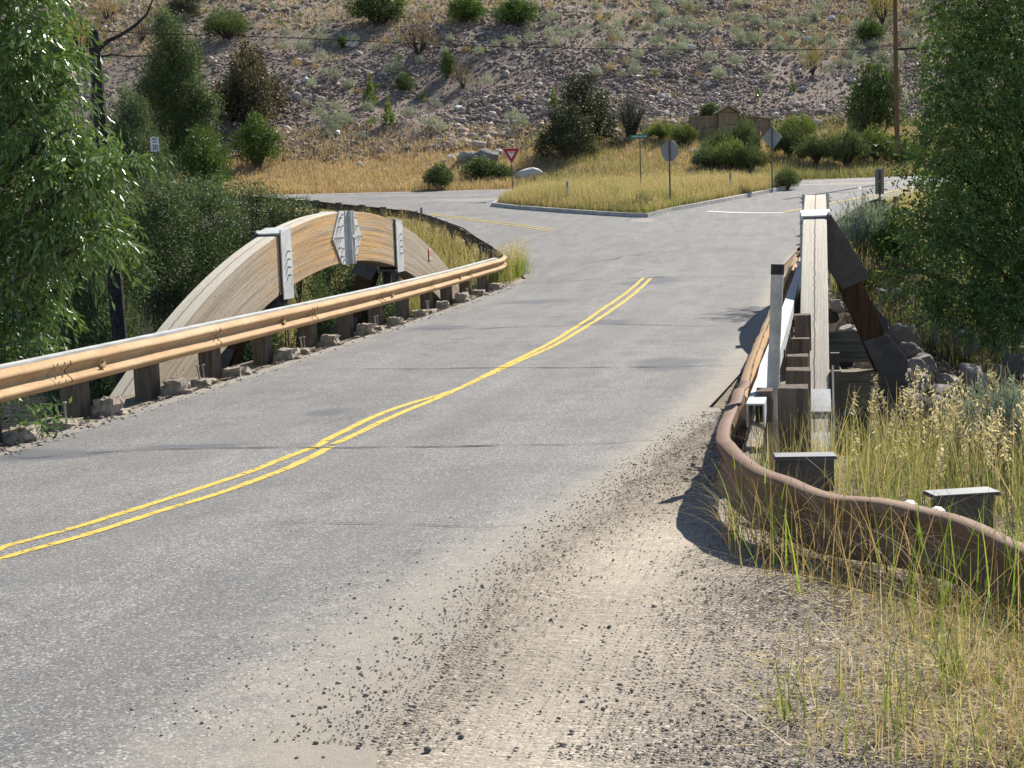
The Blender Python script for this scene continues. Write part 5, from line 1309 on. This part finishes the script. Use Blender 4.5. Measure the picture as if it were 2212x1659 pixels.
# island grass
gf = GrassField(); n = 90000; ix = np.array(ISL); X = RG.uniform(ix[:, 0].min(), ix[:, 0].max(), n); Y = RG.uniform(ix[:, 1].min(), ix[:, 1].max(), n); s_ = poly_sd(X, Y, ISL); k = s_ > .08; X, Y, s_ = X[k], Y[k], s_[k]
U1, D1 = toUD(X, Y); patch = smooth(-.25, .25, vnoise(X, Y, .5, 51))
hh = .38+.42*smooth(0, 1.5, s_)+.12*vnoise(X, Y, .9, 52)
g0 = RG.random(len(X)) < (.30 + .45*patch)
P = np.stack([X, Y, land(X, Y, False)+.12], 1)
gf.blades(P[g0], hh[g0], .022, (.15, .175, .06), (.30, .32, .12), .2, .2, tipc=(.36, .33, .16))
p_, h_, tip = gf.blades(P[~g0], hh[~g0]*1.05, .018, (.29, .20, .11), (.45, .34, .19), .2, .15, tipc=(.54, .44, .28))
gf.heads(tip[::6], .14, (.45, .32, .14), (.66, .52, .30), 4, .035, .018)
gf.build('island_grass')
# bank beyond the highway, brush belt and verge
gf = GrassField(); n = 80000; U1 = RG.uniform(-30, 30, n); D1 = De(U1) + .1 + RG.random(n)**1.15*17; X, Y = toXY(U1, D1); P = on(X, Y)
rt = smooth(-3, 6, U1 + 2*vnoise(X, Y, .15, 61)); patch = smooth(-.2, .3, vnoise(X, Y, .28, 62)); near = smooth(4, 0, D1-De(U1))
r = RG.random(n); green = r < (.10 + .55*rt*(.35+.65*patch) + .3*near*rt); kp = RG.random(n) < np.where(green, 1., .85 - .35*smooth(8, 14, D1-De(U1)))
gg = green & kp; dd = ~green & kp
gf.blades(P[gg], .55 - .1*(1-rt[gg]), .03, (.13, .16, .055), (.28, .30, .12), .2, .2, 2, tipc=(.34, .31, .17))
p_, h_, tip = gf.blades(P[dd], .42, .03, (.31, .195, .11), (.50, .34, .20), .3, .3, 2, tipc=(.58, .44, .30)); gf.heads(tip[::12], .12, (.5, .38, .2), (.66, .55, .36), 3, .05, .03)
gf.build('bank_grass')
# dry patches on the slope
gf = GrassField(); n = 75000; U1 = RG.uniform(-42, 40, n); D1 = De(U1)+13+RG.random(n)*40; X, Y = toXY(U1, D1); m_k = vnoise(X, Y, .10, 21)*.7 + vnoise(X, Y, .35, 23)*.5 + (D1-De(U1)-38)/26 + .25*smooth(5, 12, U1)*smooth(22, 28, D1-De(U1)); k = m_k > .02
P = on(X[k], Y[k]); gf.blades(P, .34, .035, (.36, .25, .13), (.56, .43, .25), .35, .35, 2, tipc=(.62, .5, .33)); gf.build('slope_dry_grass')
# side-road bank at left centre and right bank
gf = GrassField(); n = 52000; X = RG.uniform(-24, -7.6, n); Y = RG.uniform(36, 62, n); sdv = poly_sd(X, Y, GULLY); k = (sdv > -.75) & (sdv < 6.5) & (X < -7.9-.0*(Y-36)); X, Y, sdv = X[k], Y[k], sdv[k]; P = on(X, Y); r = RG.random(len(X)) < .42
gf.blades(P[r], .60, .02, (.10, .16, .03), (.26, .32, .07), .2, .25, tipc=(.33, .33, .12)); p_, h_, tip = gf.blades(P[~r], .72, .016, (.30, .22, .09), (.50, .38, .18), .2, .2, tipc=(.62, .5, .28)); gf.heads(tip[::4], .16, (.42, .31, .15), (.68, .56, .34), 5, .03, .016)
n = 30000; X = RG.uniform(-.6, 10, n); Y = RG.uniform(36.4, 66, n); sdv = poly_sd(X, Y, GULLY); xe = interp([(36, -.9), (44, -.5), (56, 1.2), (60, 2.1), (68, 4.4)], Y); k = (X > xe+.15) & (sdv < 5.0); X, Y = X[k], Y[k]; P = on(X, Y); r = RG.random(len(X)) < .45
gf.blades(P[r], .55, .018, (.10, .16, .03), (.27, .34, .07), .2, .25, tipc=(.36, .36, .13)); p_, h_, tip = gf.blades(P[~r], .68, .015, (.34, .26, .13), (.55, .44, .25), .2, .2, tipc=(.66, .56, .36)); gf.heads(tip[::4], .16, (.45, .35, .2), (.72, .62, .42), 5, .03, .014)
# tuft at the left rail end
for (px, py, n_, sx) in ((1108, 600, 500, .35), (1085, 608, 400, .3), (1118, 585, 250, .25)):
    c = cast(px, py, 0, False); P = np.stack([c[0]+RG.normal(size=n_)*sx*.5-.15, c[1]+RG.normal(size=n_)*sx*1.6+.6, np.full(n_, c[2])], 1); k = P[:, 0] < -7.7; P = P[k]
    gf.blades(P, .55, .012, (.10, .18, .03), (.26, .38, .06), .25, .3); _, _, tip = gf.blades(P[::2]+[0, .1, 0], .85, .008, (.4, .3, .15), (.6, .48, .28), .15, .1); gf.heads(tip, .16, (.5, .4, .22), (.75, .66, .45), 5, .022, .01)
gf.build('roadside_grass')
# near right: tall brome behind the bent rail
gf = GrassField()
def railx(y): return 0
n = 4600; X = RG.uniform(.15, 4.6, n); Y = 8.0 + .0*X + RG.random(n)**.8*3.6; X = X + 0; k = (Y > 7.35+.15*np.maximum(0, 1.2-X)) & ~((X < .35) & (Y > 10.0)); X, Y = X[k], Y[k]; P = on(X, Y)
gf.blades(P, .42, .007, (.15, .18, .06), (.32, .34, .14), .25, .3, 4); n2 = len(P)//2
gf.blades(P[:n2]+[.03, .04, 0], .55, .007, (.36, .29, .16), (.56, .47, .28), .3, .35, 4)
n = 620; X = RG.uniform(.2, 4.4, n); Y = 8.3 + RG.random(n)*3.1; k = RG.random(n) < smooth(-.1, 1.3, X); X, Y = X[k], Y[k]; n = len(X); P = on(X, Y); _, _, tip = gf.blades(P, .64, .0065, (.46, .38, .20), (.66, .56, .34), .14, .16, 5); m = 26
t = np.tile(np.linspace(0, 1, m), n); az = RG.random(n)*6.28; p = np.repeat(tip, m, 0); p[:, 2] -= t*.17; p[:, 0] += np.repeat(np.cos(az), m)*.03*(1-t)+RG.normal(size=n*m)*.010; p[:, 1] += np.repeat(np.sin(az), m)*.03*(1-t)+RG.normal(size=n*m)*.010
d = np.stack([np.repeat(np.cos(az), m), np.repeat(np.sin(az), m), -.9+0*t], 1)+RG.normal(size=(n*m, 3))*.5; gf.leaves(p, d, .036, .011, (.50, .38, .24), (.84, .75, .58))
# stems between rail posts and along the rail
n = 520; X = RG.uniform(-.5, .3, n); Y = RG.uniform(7.7, 10.9, n); k = Y > 8.3-1.2*X; X, Y = X[k], Y[k]; gf.blades(on(X, Y), .55, .006, (.35, .32, .12), (.62, .54, .30), .25, .4, 5)
gf.build('tall_brome_grass')
# near right: in front of the rail and the bottom right corner
gf = GrassField()
rpx = np.array([p[0] for p in rp[:14]]); rpy = np.array([p[1] for p in rp[:14]])
n = 420; s = RG.random(n)*11; i0 = s.astype(int); f = s-i0; X = rpx[i0]*(1-f)+rpx[i0+1]*f; Y = rpy[i0]*(1-f)+rpy[i0+1]*f; off = .12+RG.random(n)**1.3*.85; X = X - off*.35*0 ; Y = Y - off; k = (X > -.55) ; P = on(X[k], Y[k])
gf.blades(P, .52, .0055, (.26, .18, .09), (.50, .38, .21), .3, .75, 7); gr = RG.random(len(P)) < np.clip((P[:, 0]-.1)*.5+.12, .08, .6)
gf.blades(P[gr]+[.02, .02, 0], .55, .010, (.14, .24, .03), (.32, .46, .08), .2, .35, 6)
for (px, py, n_) in ((1690, 1205, 26), (1655, 1195, 14), (1640, 1120, 14), (1700, 1560, 20), (1960, 1580, 20), (2060, 1480, 24), (2150, 1300, 40), (2200, 1250, 40)):
    c = cast(px, py, 0, False); P = np.stack([c[0]+RG.normal(size=n_)*.035, c[1]+RG.normal(size=n_)*.05, np.full(n_, c[2])], 1); hh_ = .5 if py < 1400 else .3; gf.blades(P, hh_, .006, (.12, .17, .04), (.32, .33, .12), .35, .5, 5)
n = 15000; X = RG.uniform(-.45, 1.6, n); Y = RG.uniform(4.2, 7.5, n)
dns = smooth(-.30, .75, X+.22*vnoise(X, Y, 1.6, 71)+.22*vnoise(X, Y, 4., 72)); k = (RG.random(n) < dns**1.4*.8) & (Y < np.interp(X, [-.4, .3, .9, 1.6], [7.4, 6.6, 6.0, 5.6])); P = on(X[k], Y[k]); n = len(P)
g1 = RG.random(n) < .10+.10*(vnoise(P[:, 0], P[:, 1], 3., 88) > .3)
gf.blades(P[~g1], .19, .0038, (.36, .26, .14), (.66, .54, .34), .5, .8, 5); gf.blades(P[g1], .24, .006, (.12, .18, .035), (.32, .40, .10), .35, .5, 5)
# cured straw lying about
n = 9000; X = RG.uniform(-.5, 1.6, n); Y = RG.uniform(4.3, 8.0, n); dns = smooth(-.45, .5, X + .3*vnoise(X, Y, 1.1, 73)); k = RG.random(n) < dns; P = on(X[k], Y[k], .012); n = len(P); a = RG.random(n)*6.28
V = leaf_arrays(P, np.stack([np.cos(a), np.sin(a), RG.random(n)*.25], 1), .05+.10*RG.random(n), .0045, .1); gf.addq(V, quads_for(n), colmix((.38, .29, .17), (.72, .62, .42), RG.random(n)).repeat(4, 0))
for _ in range(26):
    c = cast(random.uniform(1700, 2200), random.uniform(1250, 1640), 0, False); L_ = random.uniform(.2, .5); a = random.uniform(0, 3.1); P = catmull([(0, 0), (.5, .04), (1, random.uniform(-.1, .1))], .15); 
    base = np.array([[c[0], c[1], c[2]]]); V, Q_, k, tip = ribbons(base, np.array([L_]), np.array([a]), np.array([1.2]), np.array([random.uniform(.3, 1.2)]), np.array([.005]), 6); V[:, 2] = c[2] + (V[:, 2]-c[2])*.45; gf.addq(V, Q_, np.tile(np.array([(.70, .60, .40)]), (len(V), 1)))
gf.build('verge_grass')

# ------------------------------------------------------------------ gravel on the shoulder
def stones_mass(name, P, size, cols, mat='rocks', z=.3):
    n = len(P); IV, IF = ico(1); nv = len(IV); v = IV[None]*(size[:, None]*np.stack([1+.5*RG.random(n), .8+.4*RG.random(n), .55+.3*RG.random(n)], 1))[:, None, :]*(1+.16*RG.normal(size=(n, nv, 1)))
    r = RG.random(n)*6.28; c1, s1 = np.cos(r)[:, None], np.sin(r)[:, None]; v = np.stack([v[..., 0]*c1-v[..., 1]*s1, v[..., 0]*s1+v[..., 1]*c1, v[..., 2]], -1) + (P+np.stack([0*size, 0*size, size*z], 1))[:, None, :]
    pal = np.array(cols); cc = pal[RG.integers(0, len(pal), n)]*(1+RG.normal(size=(n, 1))*.15)
    me = npmesh(name, v.reshape(-1, 3), (IF[None]+np.arange(n)[:, None, None]*nv).reshape(-1, 3), M[mat], np.clip(cc, 0, 1).repeat(nv, 0)); return tag(mkobj(name, me), kind='stuff')
n = 110000; X = RG.uniform(-2.4, 2.8, n); Y = 4.2 + RG.random(n)**1.3*9.5; xe = interp(XR, Y); lane_ = np.exp(-((X+1.0-.03*(Y-5))/.42)**2)*smooth(10, 7.5, Y)
dn = smooth(-.25, .25, X-xe)*(1-.88*lane_)*(1-.4*smooth(.6, 1.6, X)); dn = np.maximum(dn, .10*smooth(-1.3, -.2, X-xe)*smooth(8.5, 5.5, Y)); k = (RG.random(n) < dn) & ((X < -.62) | (Y < 9.2)); X, Y, xe = X[k], Y[k], xe[k]
P = np.stack([X, Y, land(X, Y, False)+.002], 1); P[:, 2] = np.where(X < xe+.35, land(X, Y, False)+.006, P[:, 2])
stones_mass('gravel', P, np.clip(RG.lognormal(-5.85, .45, len(X)), .0018, .009), [(.34, .30, .25), (.42, .37, .31), (.54, .48, .40), (.36, .31, .26), (.28, .25, .215)])
n = 2600; Y = RG.uniform(11, 36, n); X = np.interp(Y, [p[1] for p in lpath], [p[0] for p in lpath]) + .02 + RG.random(n)*.42; P = np.stack([X, Y, land(X, Y, False)+.008], 1)
n2 = 1400; Y2 = RG.uniform(9.5, 36, n2); X2 = -.62 - RG.random(n2)*.35; P = np.concatenate([P, np.stack([X2, Y2, land(X2, Y2, False)+.006], 1)])
stones_mass('edge_gravel', P, np.clip(RG.lognormal(-4.6, .4, len(P)), .005, .03), [(.30, .26, .22), (.42, .37, .31), (.20, .17, .15)])
PB = [rockmesh('pebble%d' % i, M['pebble'], 2, 60+i, .75) for i in range(4)]
for i, (px, py, w) in enumerate([(923, 1625, 21), (997, 1599, 15), (1338, 1487, 13), (1365, 1500, 13), (773, 1622, 12), (843, 1631, 13), (596, 1610, 11), (700, 1642, 13), (640, 1672 - 30, 14), (876, 1568, 10), (990, 1590, 11), (990, 1562, 9), (1088, 1465, 8), (1168, 1540, 9), (1207, 1555, 12), (905, 1340, 8), (812, 1400, 9), (836, 1414, 9), (1100, 1640, 10), (1230, 1490, 8), (1050, 1356, 9), (1190, 1345, 11), (1260, 1450, 9), (480, 1408, 7), (1270, 1078, 6), (750, 1560, 9), (700, 1500, 8), (930, 1490, 9), (885, 1512, 8), (1440, 1340, 9), (1395, 1415, 9), (1610, 1138, 15), (1475, 1240, 10)]):
    c = cast(px, py, 0, False); k = PXM(c[3])*w/2; o = mkobj('loose_stone', PB[i % 4], None, (c[0], c[1], c[2]+k*.45), random.uniform(0, 6), (k, k*.9, k*1.05))
    lab = {0: 'largest dark loose stone lying at the bottom edge of the dusty shoulder', 1: 'flat grey loose stone just above and right of the largest dark one', 31: 'whitish loose stone in the shade at the bent guardrail'}.get(i)
    if lab: tag(o, lab, 'stone')
    else: tag(o, 'small dark loose stone on the dusty road edge', 'stone', 'loose stones on the road edge')

# ------------------------------------------------------------------ light, sky, camera
SUN_EL, SUN_AZ = rad(42), rad(25.5)      # azimuth measured from +Y towards +X
sv = Vector((math.sin(SUN_AZ)*math.cos(SUN_EL), math.cos(SUN_AZ)*math.cos(SUN_EL), math.sin(SUN_EL)))
L = bpy.data.lights.new('sun', 'SUN'); L.energy = 5.0; L.angle = rad(.53); L.color = (1., .95, .86)
lo = bpy.data.objects.new('sun', L); lo.rotation_euler = (-sv).to_track_quat('-Z', 'Y').to_euler(); lo.location = (0, 0, 60); link(lo)
w = bpy.data.worlds.new('World'); SC.world = w; w.use_nodes = True; t = w.node_tree; bg = t.nodes['Background']
sk = t.nodes.new('ShaderNodeTexSky'); sk.sky_type = 'NISHITA'; sk.sun_disc = False; sk.sun_elevation = SUN_EL; sk.sun_rotation = SUN_AZ; sk.altitude = 2200
t.links.new(sk.outputs[0], bg.inputs[0]); bg.inputs[1].default_value = .092
cam = bpy.data.cameras.new('camera'); co = bpy.data.objects.new('camera', cam); link(co); SC.camera = co
fh = Vector((-sy_, cy_, 0)); rt_ = Vector((cy_, sy_, 0)); zv = Vector((0, 0, 1))
fw = math.cos(PITCH)*fh - math.sin(PITCH)*zv; up = math.sin(PITCH)*fh + math.cos(PITCH)*zv
cr = math.cos(ROLL)*rt_ - math.sin(ROLL)*up; cu = math.sin(ROLL)*rt_ + math.cos(ROLL)*up
co.matrix_world = Matrix(((cr.x, cu.x, -fw.x, 0), (cr.y, cu.y, -fw.y, 0), (cr.z, cu.z, -fw.z, H), (0, 0, 0, 1)))
cam.sensor_width = 36; cam.lens = 36*F/2212; cam.clip_start = .05; cam.clip_end = 600
SC.view_settings.view_transform = 'Standard'; SC.view_settings.look = 'None'; SC.view_settings.exposure = .62; SC.view_settings.gamma = 1
cy = SC.cycles; cy.max_bounces = 4; cy.diffuse_bounces = 2; cy.glossy_bounces = 2; cy.transmission_bounces = 3; cy.transparent_max_bounces = 6; cy.use_denoising = True; cy.use_adaptive_sampling = True; cy.adaptive_threshold = .02; cy.sample_clamp_indirect = 6
